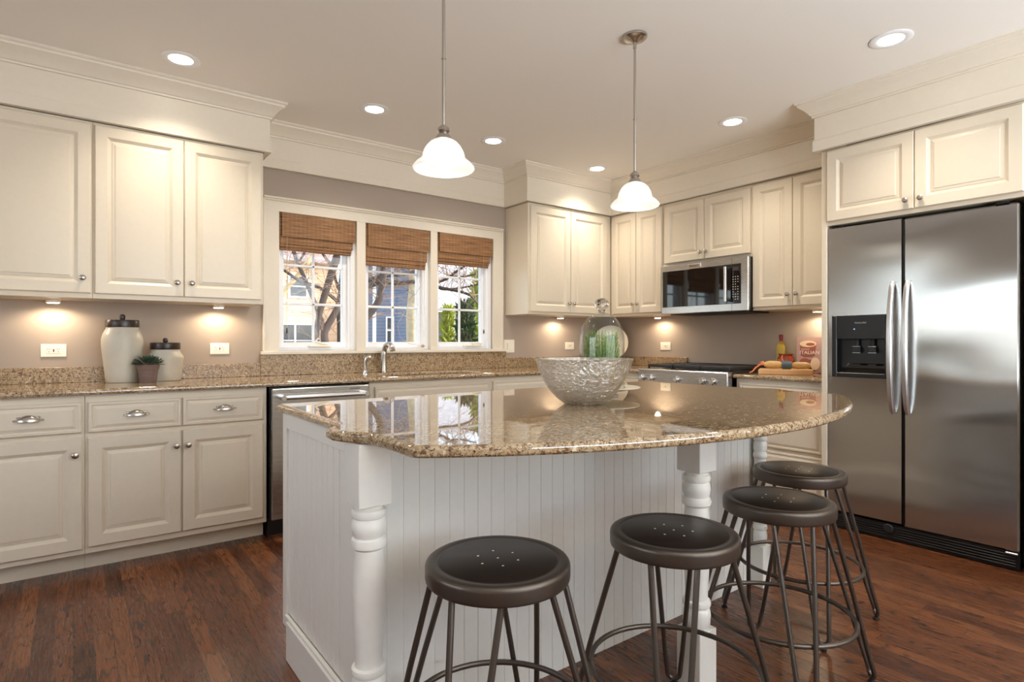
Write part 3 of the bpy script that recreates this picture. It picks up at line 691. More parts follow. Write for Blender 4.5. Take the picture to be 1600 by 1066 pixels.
LEGP = [(.030, .188), (.038, .196), (.044, .205), (.0445, .222), (.046, .235), (.044, .252), (.037, .262), (.045, .266), (.0475, .274), (.045, .284), (.037, .288), (.0365, .31), (.040, .37), (.0435, .43), (.0450, .49), (.0435, .54), (.0385, .592), (.038, .598), (.046, .605), (.048, .615), (.045, .626), (.038, .630), (.044, .640), (.0465, .655), (.0445, .672), (.038, .680), (.044, .684), (.0465, .693), (.044, .703), (.036, .708), (.036, .724)]
def turned_leg(x, y, hb, sc):
    g = MB(); g.lathe([(r*sc, z) for r, z in LEGP], 0, 0, 40)
    g.box(-hb, -hb, .717, hb, hb, .8835, .002).box(-hb, -hb, 0, hb, hb, .192, .002)
    o = g.build('turned_leg', 'isl', isl); o.location = (x, y, 0)
turned_leg(.633, 1.478, .046, 1); turned_leg(1.676, 1.192, .046, 1); turned_leg(2.592, 1.492, .034, .68)
# top
half = [(-.01, 2.298), (0, 2.285), (0, 1.655), (-.012, 1.632), (-.045, 1.600), (-.062, 1.572), (-.063, 1.530), (-.050, 1.485), (-.028, 1.452), (-.012, 1.425), (-.004, 1.39), (-.002, 1.32), (-.002, 1.205), (.004, 1.185), (.020, 1.170)]
XC = 1.678; hw_ = XC-.612
left = [(.612+a, b) for a, b in half[1:]]; left.insert(0, (.628, 2.300))
R_ = 1.83; yb_ = .862+R_
arc = []
xa = XC-.632
for k in range(1, 28):
    dx = -xa+2*xa*k/28; arc.append((XC+dx, yb_-math.sqrt(R_*R_-dx*dx)))
k0 = left[-1][1]-(yb_-math.sqrt(R_*R_-xa*xa))
arc = [(x, y+k0*((x-XC)/xa)**2) for x, y in arc]
right = [(2*XC-x, y) for x, y in reversed(left)]
out_ = left+arc+right
EPI = [(.016, .884), (.006, .886), (.001, .891), (0, .898), (.001, .905), (.005, .910), (.012, .914)]
tag(MB().slab(out_, EPI).build('island_countertop', 'granite', ang=30), 'large curved polished granite island top with notched ends', 'countertop')

# ------------------------------------------------------------------ stools
def make_stool():
    r = thing('bar_stool', '', 'stool', (0, 0, 0), 0, 'dark metal stools at the island')
    prof = [(.160, .568), (.176, .566), (.179, .569), (.180, .574), (.1802, .598), (.1792, .6035), (.1765, .6078), (.1725, .6103), (.168, .6110), (.156, .6110), (.1525, .6095), (.1505, .6095), (.148, .6105), (.14, .6105)]
    s_ = MB(); seg = 64
    s_.lathe([(0, .585), (.155, .585)]+[(.155, .572)]+prof[1:]+[(.06, .6105), (0, .6105)], 0, 0, seg)
    so = s_.build('seat', 'bronze', r, ang=50)
    pan = MB().lathe([(0, .6108), (.1485, .6108), (.1475, .6114), (0, .6114)], 0, 0, seg).build('seat_pan', 'gun', so)
    hb = MB()
    for k in range(7):
        a = k*PI/3+.3; q = .052 if k < 6 else 0
        hb.lathe([(0, .6114), (.0030, .6114), (.0030, .6117), (0, .6117)], q*math.cos(a), q*math.sin(a), 10)
    hb.build('seat_hole', 'outlet', so)
    for k in range(4):
        a = PI/4+k*PI/2; pts = []
        for sgn in (-1, 1):
            seq = []
            for t in (0, .5, .9):
                rr = .160+(.288-.160)*t; wd = math.radians(22)*(1-t)*.160/max(.16, rr)*1.0+.024/rr*t
                seq.append((rr*math.cos(a+sgn*wd), rr*math.sin(a+sgn*wd), .578+(.075-.578)*t))
            pts.append(seq)
        L = pts[0]; R = pts[1]
        bot = []
        c_ = Vector((.299*math.cos(a), .299*math.sin(a), 0)); tv = Vector((-math.sin(a), math.cos(a), 0))
        for k2 in range(7):
            b_ = PI+PI*k2/6; bot.append(tuple(c_+tv*(.020*math.cos(b_))+Vector((0, 0, .040+.020*math.sin(b_)))))
        MB().tube(L+bot+R[::-1], .0078, 10).build('hairpin_leg', 'bronze', r)
        MB().lathe([(0, 0), (.012, 0), (.012, .006), (.006, .010), (.006, .022), (0, .022)], c_.x, c_.y, 14).build('foot', 'rubber', r)
    rg_ = .236
    MB().tube([(rg_*math.cos(2*PI*k/48), rg_*math.sin(2*PI*k/48), .222) for k in range(48)], .0078, 10, True).build('foot_ring', 'bronze', r)
    return r
st0 = make_stool()
SL = [((.845, 1.180), 'dark metal stool nearest the left turned leg of the island', -.16),
      ((1.372, 1.052), 'dark metal stool in front of the middle turned leg, second from left', -.13),
      ((1.938, 1.050), 'dark metal stool overlapping the one by the refrigerator, third from left', 0.0),
      ((2.452, 1.238), 'dark metal stool closest to the refrigerator', -.04)]
for k, ((x, y), lb, a) in enumerate(SL):
    o = st0 if k == 0 else copy_tree(st0)
    o.location = (x, y, 0); o.rotation_euler = (0, 0, a); o['label'] = lb

# ------------------------------------------------------------------ lights in the room
def recessed(x, y, label, e):
    r = thing('recessed_light', label, 'ceiling light', (x, y, ZC), 0, 'recessed ceiling lights')
    MB().lathe([(.060, -.001), (.092, -.0005), (.094, -.003), (.090, -.005), (.064, -.006), (.058, -.004)], 0, 0, 40, None, True).build('trim_ring', 'sash', r)
    MB().lathe([(0, -.003), (.059, -.003), (.055, -.0008), (0, -.0008)], 0, 0, 32).build('lens', 'lamp', r)
    light('SPOT', 'downlight_beam', (0, 0, -.02), e, (1, .89, .74), r, spot_size=math.radians(125), spot_blend=.9, shadow_soft_size=.05)
RL = [(.455, 3.515, 'recessed light above the tall canister, leftmost on the ceiling'), (1.548, 3.525, 'recessed light left of the nearer pendant, above the faucet'),
      (2.50, 3.55, 'recessed light between the two pendants, above the right casement'), (3.62, 3.58, 'recessed light nearest the far corner, left of the smaller-looking pendant'),
      (3.585, 2.262, 'recessed light in front of the microwave cabinet, right of the farther pendant'), (3.228, 1.172, 'recessed light above the refrigerator, at the upper right')]
for x, y, lb in RL: recessed(x, y, lb, 25)
def pendant(x, y, label):
    r = thing('pendant_light', label, 'pendant light', (x, y, ZC), 0, 'pendants over the island')
    MB().lathe([(0, -.032), (.012, -.032), (.02, -.027), (.040, -.020), (.054, -.015), (.059, -.010), (.060, -.004), (.060, 0), (0, 0)], 0, 0, 36).build('ceiling_canopy', 'nickel', r)
    zs = 1.815-ZC
    MB().tube([(0, 0, -.026), (0, 0, zs+.162)], .0062, 12).lathe([(.0085, zs+.42), (.0085, zs+.425)], 0, 0, 12).tube([(0, 0, -.028), (0, 0, -.06)], .009, 12).build('rod', 'nickel', r)
    MB().lathe([(0, zs+.166), (.010, zs+.166), (.021, zs+.156), (.024, zs+.144), (.018, zs+.134), (.024, zs+.129), (.026, zs+.124), (.033, zs+.116), (.036, zs+.110), (.030, zs+.108), (0, zs+.108)], 0, 0, 28).build('socket_cap', 'nickel', r)
    o_ = [(.026, .114), (.036, .110), (.052, .100), (.066, .085), (.076, .067), (.0815, .048), (.083, .039), (.085, .036), (.094, .029), (.106, .019), (.115, .009), (.119, .002), (.1175, -.002)]
    i_ = [(a-.004, b-.003) for a, b in o_[::-1]]
    MB().lathe([(a, zs+b) for a, b in o_+i_], 0, 0, 48, None, True).build('glass_shade', 'shade', r)
    MB().lathe([(0, zs+.004), (.018, zs+.008), (.029, zs+.022), (.032, zs+.038), (.027, zs+.06), (.016, zs+.080), (.014, zs+.107), (0, zs+.107)], 0, 0, 28).build('bulb', 'bulb', r)
    light('POINT', 'pendant_glow', (0, 0, zs+.02), .04, (1, .95, .88), r, shadow_soft_size=.06)
pendant(1.138, 1.947, 'nearer pendant light with a bell glass shade, left of the ceiling canopy in view')
pendant(2.196, 1.915, 'farther pendant light with a bell glass shade, its round ceiling canopy in view')
def puck(x, y, label, aim):
    r = thing('puck_light', label, 'under-cabinet light', (x, y, 1.3818), 0, 'under-cabinet puck lights')
    MB().lathe([(0, 0), (.034, 0), (.035, -.004), (.033, -.018), (.029, -.018), (0, -.016)], 0, 0, 28).build('housing', 'outlet', r)
    MB().lathe([(0, -.0185), (.028, -.0185), (.026, -.021), (0, -.022)], 0, 0, 24).build('lens', 'puck', r)
    l = light('SPOT', 'puck_beam', (0, 0, -.028), 3.4, (1, .80, .56), r, spot_size=math.radians(172), spot_blend=.5, shadow_soft_size=.02)
for x, y, lb, a in ((-.088, 4.10, 'lit puck light under the far left upper cabinet', 0), (.742, 4.10, 'lit puck light under the cabinet left of the window', 0), (3.66, 4.10, 'lit puck light under the cabinet right of the window', 0), (4.33, 3.50, 'lit puck light under the corner cabinet left of the microwave', 0), (4.33, 2.05, 'lit puck light above the cookbook, beside the refrigerator', 0)):
    puck(x, y, lb, a)

# ------------------------------------------------------------------ outlets and switch
def outlet(label, loc, rotz, double=False, cat='outlet'):
    r = thing('wall_switch' if double else 'wall_outlet', label, cat, loc, rotz, None if double else 'horizontal outlets on the wall')
    if not double:
        MB().box(-.058, -.006, -.036, .058, 0, .036, .002).build('cover_plate', 'outlet', r)
        i = MB().box(-.034, -.008, -.017, .034, -.0062, .017, .001).build('receptacle', 'outlet', r)
        MB().box(-.003, -.0095, -.008, .003, -.0078, .008).build('reset_button', 'red', i)
        s_ = MB()
        for x in (-.021, .021):
            s_.box(x-.006, -.0085, .004, x-.004, -.0078, .011).box(x+.003, -.0085, .004, x+.005, -.0078, .011).box(x-.002, -.0085, -.009, x+.002, -.0078, -.005)
        s_.build('slot', 'slot', i)
    else:
        MB().box(-.058, -.006, -.058, .058, 0, .058, .002).build('cover_plate', 'outlet', r)
        for x in (-.024, .024):
            MB().box(x-.016, -.009, -.034, x+.016, -.0062, .034, .001).build('rocker', 'outlet', r)
        s_ = MB()
        for z in (-.018, .0, .018): s_.box(-.03, -.0096, z-.003, -.026, -.0088, z+.003).box(-.022, -.0096, z-.003, -.018, -.0088, z+.003)
        s_.build('slot', 'slot', r)
outlet('horizontal white outlet left of the tall canister', (-.088, YW-.0005, 1.098), 0)
outlet('horizontal white outlet between the small canister and the window', (.766, YW-.0005, 1.102), 0)
outlet('horizontal white outlet left of the glass dome, under the corner cabinet', (3.865, YW-.0005, 1.105), 0)
outlet('horizontal white outlet on the wall just left of the range', (XW-.0005, 3.486, 1.104), NEG)
outlet('white double switch plate right of the window', (3.13, YW-.0005, 1.106), 0, True, 'switch plate')

# ------------------------------------------------------------------ canisters and succulent
def canister(label, x, y, prof, lidp, knob):
    r = thing('canister', label, 'canister', (x, y, .9142), 0, 'stoneware canisters')
    MB().lathe(prof, 0, 0, 48).build('jar_body', 'stone', r, ang=50)
    l = MB().lathe(lidp, 0, 0, 40).build('lid', 'lid', r); MB().lathe(knob, 0, 0, 20).build('lid_knob', 'lid', l)
canister('tall cream stoneware canister with a dark wooden lid', .228, 4.045, [(0, 0), (.078, 0), (.082, .004), (.086, .05), (.094, .12), (.101, .19), (.103, .225), (.102, .25), (.096, .276), (.086, .298), (.080, .306), (.080, .316), (0, .316)],
         [(0, .317), (.083, .317), (.084, .322), (.0835, .350), (.081, .358), (0, .359)], [(0, .358), (.012, .36), (.014, .368), (.015, .376), (.013, .386), (.006, .392), (0, .393)])
canister('short cream stoneware canister with a dark wooden lid', .444, 4.06, [(0, 0), (.080, 0), (.084, .004), (.088, .05), (.095, .12), (.0965, .138), (.095, .146), (.086, .160), (.078, .172), (.076, .180), (.076, .186), (0, .186)],
         [(0, .187), (.079, .187), (.0805, .191), (.080, .222), (.078, .228), (0, .229)], [(0, .228), (.012, .23), (.0145, .238), (.0145, .246), (.011, .254), (0, .258)])
su = thing('potted_succulent', 'small dark green succulent in a grey clay pot before the canisters', 'plant', (.342, 3.903, .9142))
MB().lathe([(0, 0), (.040, 0), (.042, .003), (.050, .076), (.054, .077), (.057, .104), (.053, .104), (.050, .094), (0, .094)], 0, 0, 36).build('pot', 'terra', su)
MB().lathe([(0, .0942), (.0495, .0942), (.049, .098), (0, .102)], 0, 0, 24).build('soil', 'soil', su)
lf = MB()
for ring_, (rad, n_, tilt, sz) in enumerate(((.004, 5, 1.35, .030), (.014, 8, 1.1, .036), (.024, 11, .85, .042), (.033, 13, .55, .046), (.040, 15, .25, .048), (.044, 12, .0, .045))):
    for k in range(n_):
        a = 2*PI*k/n_+ring_*.4+rnd.uniform(-.15, .15); t = tilt+rnd.uniform(-.15, .15); L = sz*rnd.uniform(.85, 1.1)
        mx = Matrix.Translation((rad*math.cos(a), rad*math.sin(a), .103+.006*(5-ring_)*.8)) @ Matrix.Rotation(a, 4, 'Z') @ Matrix.Rotation(-t, 4, 'Y')
        vs = []; fs = []
        for i, (u, w_) in enumerate(((0, .3), (.35, .75), (.7, 1), (.9, .7), (1.0, .08))):
            for x, z in ((-1, .12), (0, -.25), (1, .12), (0, .4)): vs.append((u*L, x*w_*.0095, z*w_*.0075+u*u*.005))
        for i in range(4):
            for k2 in range(4): l2 = (k2+1) % 4; fs.append([i*4+k2, i*4+l2, i*4+4+l2, i*4+4+k2])
        fs += [[0, 1, 2, 3], [16, 17, 18, 19]]; lf.add(vs, fs, mx)
lf.build('rosette', 'leaf', su)

# ------------------------------------------------------------------ island decor
bw = MB(); o_ = [(0, .002), (.060, .0), (.075, .003), (.100, .020), (.130, .052), (.155, .092), (.172, .130), (.182, .162), (.187, .171)]
i_ = [(.182, .171), (.176, .160), (.166, .130), (.149, .094), (.125, .056), (.096, .026), (.07, .010), (0, .009)]
bw.lathe(o_+i_, 0, 0, 72); b_ = bw.build('glass_bowl', 'hammer', ang=60); b_.location = (1.545, 1.598, .9143); tag(b_, 'hammered silvery glass bowl on the granite island', 'bowl')
cx_, cy_ = 1.838, 1.79
pl = MB().lathe([(0, 0), (.070, 0), (.072, .004), (.045, .012), (.040, .022), (.11, .026), (.160, .034), (.166, .038), (.163, .040), (.11, .033), (0, .031)], 0, 0, 56).build('serving_plate', 'dishw')
pl.location = (cx_, cy_, .9143); tag(pl, 'pale footed plate on the island under the glass dome', 'plate')
dm = thing('glass_dome', 'clear glass cloche with a ball knob covering the green plant', 'cloche', (cx_, cy_, .9143+.0342))
R0 = .098
op = [(R0+.004, 0), (R0+.003, .006), (R0, .010), (R0, .20)]
for k in range(1, 13): a = PI/2*k/12; op.append((max(.012, R0*math.cos(a)**.9), .20+.128*math.sin(a)))
ip = [(max(.010, r-.003), z-.003) for r, z in op[::-1]]; ip[-1] = (R0+.001, 0)
MB().lathe(op+ip, 0, 0, 56, None, True).build('glass_bell', 'dome', dm)
MB().lathe([(0, .322), (.014, .325), (.013, .332), (.016, .336), (.014, .341), (.024, .347), (.031, .360), (.031, .370), (.024, .382), (.012, .389), (0, .390)], 0, 0, 28).build('ball_knob', 'solidglass', dm)
pg = thing('herb_plant', 'feathery green herb plant inside the glass dome', 'plant', (cx_, cy_, .9143+.0342))
MB().lathe([(0, 0), (.05, 0), (.06, .05), (.056, .05), (.0, .044)], 0, 0, 28).build('pot', 'terra', pg)
hi_, lo_ = MB(), MB()
def inside(p, k):                           # keeps a leaf tip within the dome
    lim = .093*k if p.z < .17 else .093*k*math.sqrt(max(.05, 1-((p.z-.17)/.135)**2)); r_ = math.hypot(p.x, p.y)
    return Vector((p.x*lim/r_, p.y*lim/r_, p.z)) if r_ > lim else p
for s_ in range(200):
    a = rnd.uniform(0, 2*PI); rr = .05*math.sqrt(rnd.random()); sp_ = rnd.uniform(.3, 1.0); L = rnd.uniform(.12, .25)*(1.05-.35*sp_)
    b0 = Vector((rr*math.cos(a), rr*math.sin(a), .046)); tip = b0+Vector((math.cos(a)*.05*sp_, math.sin(a)*.05*sp_, L))
    tip.z = min(tip.z, .245); tip = inside(tip, .84)
    tgt = hi_ if s_ % 3 else lo_
    tgt.tube([b0, (b0+tip)/2+Vector((0, 0, .01)), tip], [.0016, .0013, .0005], 5)
    nn = int(L/.0075)
    for k in range(2, nn+1):
        t = k/nn; p = b0.lerp(tip, t); aa = rnd.uniform(0, 2*PI); ll = rnd.uniform(.014, .024)*(1.1-.6*t)
        d = Vector((math.cos(aa), math.sin(aa), .9)).normalized()*ll; q = Vector((-math.sin(aa), math.cos(aa), 0))*.0021
        e_ = p+d
        e_.z = min(e_.z, .262); e_ = inside(e_, .93)
        m_ = p.lerp(e_, .5)
        tgt.add([p, m_+q, e_, m_-q, m_+Vector((0, 0, .001))], [(0, 1, 4), (1, 2, 4), (2, 3, 4), (3, 0, 4), (0, 3, 2, 1)])
hi_.build('foliage', 'plant', pg); lo_.build('foliage', 'plantlow', pg)

# round plate leaning in the corner behind
cp_ = thing('display_plate', 'large round cream plate standing in the corner behind the dome', 'plate', (4.185, 3.955, .9142), -PI/4)
MB().lathe([(0, 0), (.11, .004), (.165, .020), (.168, .022), (.163, .026), (.11, .010), (0, .006)], 0, 0, 56, Matrix.Translation((0, .04, .222)) @ Matrix.Rotation(PI/2-.16, 4, 'X')).build('dish', 'plate', cp_)
stn = MB()
for sg in (-1, 1): stn.tube([(sg*.05, -.02, .006), (sg*.05, -.01, .05), (sg*.05, .0, .058), (sg*.05, .075, .006), (sg*.05, .10, .16)], .005, 8)
stn.tube([(-.05, .075, .006), (.05, .075, .006)], .005, 8).build('plate_stand', 'iron', cp_)

# ------------------------------------------------------------------ right counter: board, bread, jar, bottle, book
bo = MB(); bx, by, ba = 4.09, 2.15, math.radians(-63)
bo.slab([(-.185, -.09), (.03, -.115), (.16, -.06), (.17, .02), (.14, .11), (-.185, .11)], [(.003, .0), (0, .003), (0, .033), (.003, .036)])
b_ = bo.build('cutting_board', 'board'); b_.location = (bx, by, .9142); b_.rotation_euler = (0, 0, ba); tag(b_, 'pale maple cutting board on the counter right of the range', 'cutting board')
bb = thing('bread_bag', 'clear bag of golden bread with a blue band on the cutting board', 'food bag', (bx-.03, by-.01, .9142+.0395), ba)
def lobe(x0, x1, r):
    g = MB(); pts = []; rr = []
    for k in range(11):
        t = k/10; pts.append((x0+(x1-x0)*t, .006*math.sin(5*t), r*.98)); rr.append(max(.004, r*(math.sin(PI*min(.97, max(.03, t))))**.35*(1+.06*math.sin(9*t))))
    return g.tube(pts, rr, 14)
lobe(-.145, -.020, .029).build('loaf', 'bread', bb); lobe(.030, .155, .026).build('loaf', 'bread', bb)
MB().tube([(-.028, 0, .027), (-.01, 0, .028), (.02, 0, .027), (.036, 0, .026)], [.0285, .0295, .0285, .026], 16).build('paper_band', 'blue', bb)
MB().tube([(-.14, -.004, .03), (-.17, -.012, .028), (-.200, -.03, .004), (-.220, -.04, -.022), (-.24, -.045, -.030)], [.004, .007, .006, .005, .004], 8).build('ribbon', 'ribbon', bb)
MB().tube([(-.14, .0, .03), (-.155, .02, .045), (-.17, .03, .042), (-.15, .0, .032)], [.004, .009, .008, .004], 8).build('ribbon', 'ribbon', bb)
MB().tube([(-.02, .01, .055), (-.03, .012, .075), (-.024, .014, .10)], [.005, .006, .003], 8).build('ribbon', 'ribbon', bb)
jr = MB().lathe([(0, 0), (.036, 0), (.040, .004), (.058, .05), (.062, .085), (.057, .110), (.046, .122), (.045, .128), (.052, .136), (.053, .142), (.047, .142), (.040, .130), (.050, .108), (.054, .085), (0, .012)], 0, 0, 40).build('clay_jar', 'jar')
jr.location = (4.30, 2.269, .9142); tag(jr, 'round glossy terracotta jar behind the bread bag', 'jar')
bt = thing('oil_bottle', 'square bottle of yellow oil with a dark red cap', 'bottle', (4.385, 2.352, .9142), .3)
MB().slab(rrect(-.030, -.030, .030, .030, .008, 3), [(.002, 0), (0, .002), (0, .195), (.004, .206), (.012, .214), (.0185, .222)]).lathe([(.0115, .220), (.0115, .255), (0, .256)], 0, 0, 20).build('glass_body', 'oil', bt)
MB().lathe([(.0125, .236), (.0135, .237), (.0135, .262), (.0155, .264), (.0155, .284), (.012, .287), (0, .287)], 0, 0, 20).build('cap', 'wine', bt)
bk = thing('cookbook', 'upright cookbook with ITALIAN on its pink and copper cover', 'book', (4.30, 2.187, .9142), math.radians(-75))
BW, BH = .165, .262
tl = Matrix.Rotation(math.radians(-5), 4, 'X')
def flat(pts, y): return [tuple(tl @ Vector((x, y, z))) for x, z in pts]
MB().box(0, 0, .004, BW, .030, BH, .001, tl).build('pages', 'pages', bk)
MB().box(-.002, -.003, 0, BW+.004, 0, BH+.004, .0005, tl).box(-.002, .030, 0, BW+.004, .033, BH+.004, .0005, tl).build('cover', 'cover', bk)
MB().box(BW+.0005, -.003, 0, BW+.006, .033, BH+.004, .001, tl).build('spine', 'spine', bk)
def printed(name, pts, m, lift):
    n = len(pts); g = MB().add(flat(pts, -.003-lift)+flat(pts, -.0031), [list(range(n))]+[[k, (k+1) % n, n+(k+1) % n, n+k] for k in range(n)]); return g.build(name, m, bk)
ell = lambda cx, cz, a, b, n=24, t0=0, t1=2*PI: [(cx+a*math.cos(t0+(t1-t0)*k/n), cz+b*math.sin(t0+(t1-t0)*k/n)) for k in range(n)]
printed('printed_pot', [(.018, .215), (.026, .13), (.05, .118), (.10, .118), (.122, .13), (.130, .215)], 'copper', .0004)
printed('printed_sauce', ell(.074, .217, .056, .024), 'cream', .0007)
printed('printed_sauce', ell(.09, .214, .03, .011), 'copper', .0009)
printed('printed_meat', ell(.085, .055, .070, .045), 'meat', .0006)
printed('printed_bread', ell(.124, .070, .032, .046), 'cream', .0010)
printed('printed_bread', ell(.055, .085, .036, .026), 'copper', .0011)
letters('title', 'ITALIAN', .036, tl @ Matrix.Translation((.085, -.0046, .152)) @ Matrix.Rotation(PI/2, 4, 'X'), 'white', bk)
MB().box(.0, -.0045, .176, .055, -.0035, .179, 0, tl @ Matrix.Translation((.03, 0, 0))).build('subtitle_line', 'white', bk)
MB().box(.01, -.03, .0, BW, .075, .004, .001).box(.01, .055, .004, BW, .060, .15, .001).build('book_stand', 'lid', bk)
bk2 = thing('cookbook', 'maroon-spined book squeezed between the ITALIAN cookbook and the side panel', 'book', (4.375, 2.008, .9142), math.radians(-90))
MB().box(.0, 0, .004, .13, .026, .258, .001).build('pages', 'pages', bk2)
MB().box(-.002, -.003, 0, .133, 0, .262, .0005).box(-.002, .026, 0, .133, .029, .262, .0005).box(-.005, -.003, 0, -.002, .029, .262, .0005).build('cover', 'spine', bk2)

# ------------------------------------------------------------------ outdoors
def at(px, py, d):
    r = (px-800)/910*d; return Vector((math.sin(YAW)*d+math.cos(YAW)*r, math.cos(YAW)*d-math.sin(YAW)*r, H-(py-533)/910*d))
GZ = -.6
struct(MB().box(-30, YW+.3, GZ-.2, 60, 60, GZ).build('lawn', 'lawn'))
# peach house
c0 = at(527, 533, 34)
ph = thing('house', 'peach sided house seen through the left casement', 'house', (c0.x, c0.y, GZ), math.radians(4))
MB().box(-12, 0, 0, 0, 9, 6.3).build('wall', 'peach', ph)
MB().add([(-12.4, -.6, 6.15), (.4, -.6, 6.15), (.4, 4.5, 9.3), (-12.4, 4.5, 9.3), (-12.4, -.6, 6.3), (.4, -.6, 6.3), (.4, 4.5, 9.45), (-12.4, 4.5, 9.45)], [(0, 1, 2, 3), (4, 5, 6, 7), (0, 1, 5, 4), (2, 3, 7, 6), (0, 3, 7, 4), (1, 2, 6, 5)]).build('roof', 'roofpink', ph)
def hwin(parent, x0, x1, z0, z1, mid=1, hm=True):
    f = MB(); t = .11 if x1-x0 > .5 else .05
    f.box(x0-t, -.06, z0-t, x0, 0, z1+t).box(x1, -.06, z0-t, x1+t, 0, z1+t).box(x0, -.06, z0-t, x1, 0, z0).box(x0, -.06, z1, x1, 0, z1+t)
    for k in range(1, mid): x = x0+(x1-x0)*k/mid; f.box(x-.05, -.05, z0, x+.05, 0, z1)
    if hm: f.box(x0, -.05, (z0+z1)/2-.03, x1, 0, (z0+z1)/2+.03)
    fo = f.build('house_window', 'outwhite', parent); MB().box(x0, -.02, z0, x1, -.005, z1).build('pane', 'darkwin', fo)
hwin(ph, -2.75, -1.85, 4.25, 5.35, 1); hwin(ph, -3.6, -1.35, .9, 2.65, 2)
# blue house
c1 = at(541, 533, 22)
bh = thing('house', 'blue grey sided house seen through the middle casement', 'house', (c1.x, c1.y, GZ), math.radians(-40))
MB().box(0, 0, 0, 2.7, 3.5, 7.5).build('wall', 'bluesid', bh)
cq = MB(); cq.box(1.02, -.05, 0, 1.15, .02, 7.5); cq.build('corner_board', 'outwhite', bh)
hwin(bh, 1.58, 1.78, 1.7, 2.62, 1)
MB().box(-.3, -.4, 7.5, 3.0, 3.8, 7.8).build('roof', 'roofgrey', bh)
# pale roofed house on the right
c2 = at(668, 533, 30)
wh = thing('house', 'lilac house with a pale shingled roof seen through the right casement', 'house', (c2.x, c2.y, GZ), math.radians(-33))
MB().box(-1, .8, 0, 9, 7, 3.3).build('wall', 'lilac', wh)
MB().add([(-1.3, .0, 3.3), (9.3, .0, 3.3), (9.3, 4.5, 6.6), (-1.3, 4.5, 6.6), (-1.3, .0, 3.48), (9.3, .0, 3.48), (9.3, 4.5, 6.78), (-1.3, 4.5, 6.78)], [(0, 1, 2, 3), (4, 5, 6, 7), (0, 1, 5, 4), (2, 3, 7, 6), (0, 3, 7, 4), (1, 2, 6, 5)]).build('roof', 'roofgrey', wh)
for x in (.15, 1.2, 3.2): MB().box(x, .1, 0, x+.22, .32, 3.3).build('porch_post', 'outwhite', wh)
hwin(wh, 2.0, 2.7, 1.2, 2.5, 1)
# trees
def limb(pts, radii, g, seg=8):
    P = [at(*p) for p in pts]; Q = []; R = []
    for i in range(len(P)-1):
        for k in range(4):
            t = k/4; p0 = P[max(0, i-1)]; p1 = P[i]; p2 = P[i+1]; p3 = P[min(len(P)-1, i+2)]
            Q.append(.5*((2*p1)+(p2-p0)*t+(2*p0-5*p1+4*p2-p3)*t*t+(3*p1-p0-3*p2+p3)*t**3)); R.append(radii[i]+(radii[i+1]-radii[i])*t)
    Q.append(P[-1]); R.append(radii[-1]); g.tube(Q, R, seg); return Q
def twigs(Q, g, n, L0, seed, r0=.009, up=.3):
    q = random.Random(seed)
    for _ in range(n):
        p = q.choice(Q).copy(); d = Vector((q.uniform(-1, 1), q.uniform(-.5, .5), q.uniform(-.4, .9)+up)).normalized(); L = L0*q.uniform(.5, 1.2)
        pts = [p]
        for k in range(4): d = (d+Vector((q.uniform(-.4, .4), q.uniform(-.3, .3), q.uniform(-.4, .35)))).normalized(); pts.append(pts[-1]+d*L/4)
        g.tube(pts, [r0, r0*.8, r0*.6, r0*.4, r0*.2], 5)
        for s in (1, 2, 3):
            dd = (d+Vector((q.uniform(-1, 1), q.uniform(-.4, .4), q.uniform(-.7, .7)))).normalized()
            g.tube([pts[s], pts[s]+dd*L*.2, pts[s]+dd*L*.38+Vector((0, 0, -.03))], [r0*.5, r0*.35, r0*.15], 4)
def tree(label, mt, limbs, ntw, L0, twm, seed, base_pt, dup_r=.009):
    bpt = at(*base_pt); r = thing('bare_tree', label, 'tree', (bpt.x, bpt.y, GZ))
    inv = Matrix.Translation((-bpt.x, -bpt.y, -GZ))
    g = MB(); Q = []
    first = True
    for pts, rad in limbs:
        q = limb(pts, rad, g, 12)
        if first: g.tube([Vector((bpt.x, bpt.y, GZ-.05)), (Vector((bpt.x, bpt.y, GZ))+q[0])/2, q[0], q[1]], [rad[0]*1.35, rad[0]*1.1, rad[0], rad[0]], 12); first = False
        Q += q
    g.v = [tuple(inv @ Vector(v)) for v in g.v]; g.build('trunk', mt, r, ang=60)
    t = MB(); twigs(Q, t, ntw, L0, seed, dup_r); t.v = [tuple(inv @ Vector(v)) for v in t.v]; t.build('twigs', twm, r)
tree('dark bare tree with a forked trunk outside the left casement', 'bark', [
    ([(508, 575, 9), (508, 540, 9), (507, 520, 9), (515, 504, 9.05), (524, 488, 9.1), (531, 470, 9.2), (534, 440, 9.3), (538, 400, 9.4), (541, 360, 9.4)], [.07, .062, .058, .055, .052, .05, .048, .045, .04]),
    ([(507, 522, 9), (502, 503, 9), (498, 490, 9), (494, 478, 9), (478, 440, 9), (463, 405, 9), (455, 380, 9)], [.05, .046, .042, .036, .033, .030, .025]),
    ([(495, 560, 8.8), (495, 520, 8.8), (499, 492, 8.8), (506, 466, 8.8), (514, 440, 8.8), (522, 415, 8.8), (530, 390, 8.8), (538, 350, 8.8)], [.045, .042, .045, .052, .055, .06, .062, .055]),
    ([(531, 540, 9.5), (531, 510, 9.4), (530, 485, 9.3), (532, 465, 9.3)], [.045, .045, .045, .04]),
    ([(420, 408, 8.8), (446, 424, 8.8), (470, 440, 8.9), (490, 446, 9), (508, 455, 9), (528, 472, 9.2)], [.02, .022, .024, .026, .028, .028]),
    ([(533, 460, 9.3), (525, 440, 9.3), (522, 425, 9.2)], [.03, .025, .02]),
    ([(468, 408, 9), (476, 395, 9), (480, 385, 9)], [.02, .018, .015]), ([(520, 416, 9), (508, 402, 9), (500, 385, 9)], [.025, .022, .02]),
    ], 90, .9, 'twig', 3, (508, 640, 9), .0055)
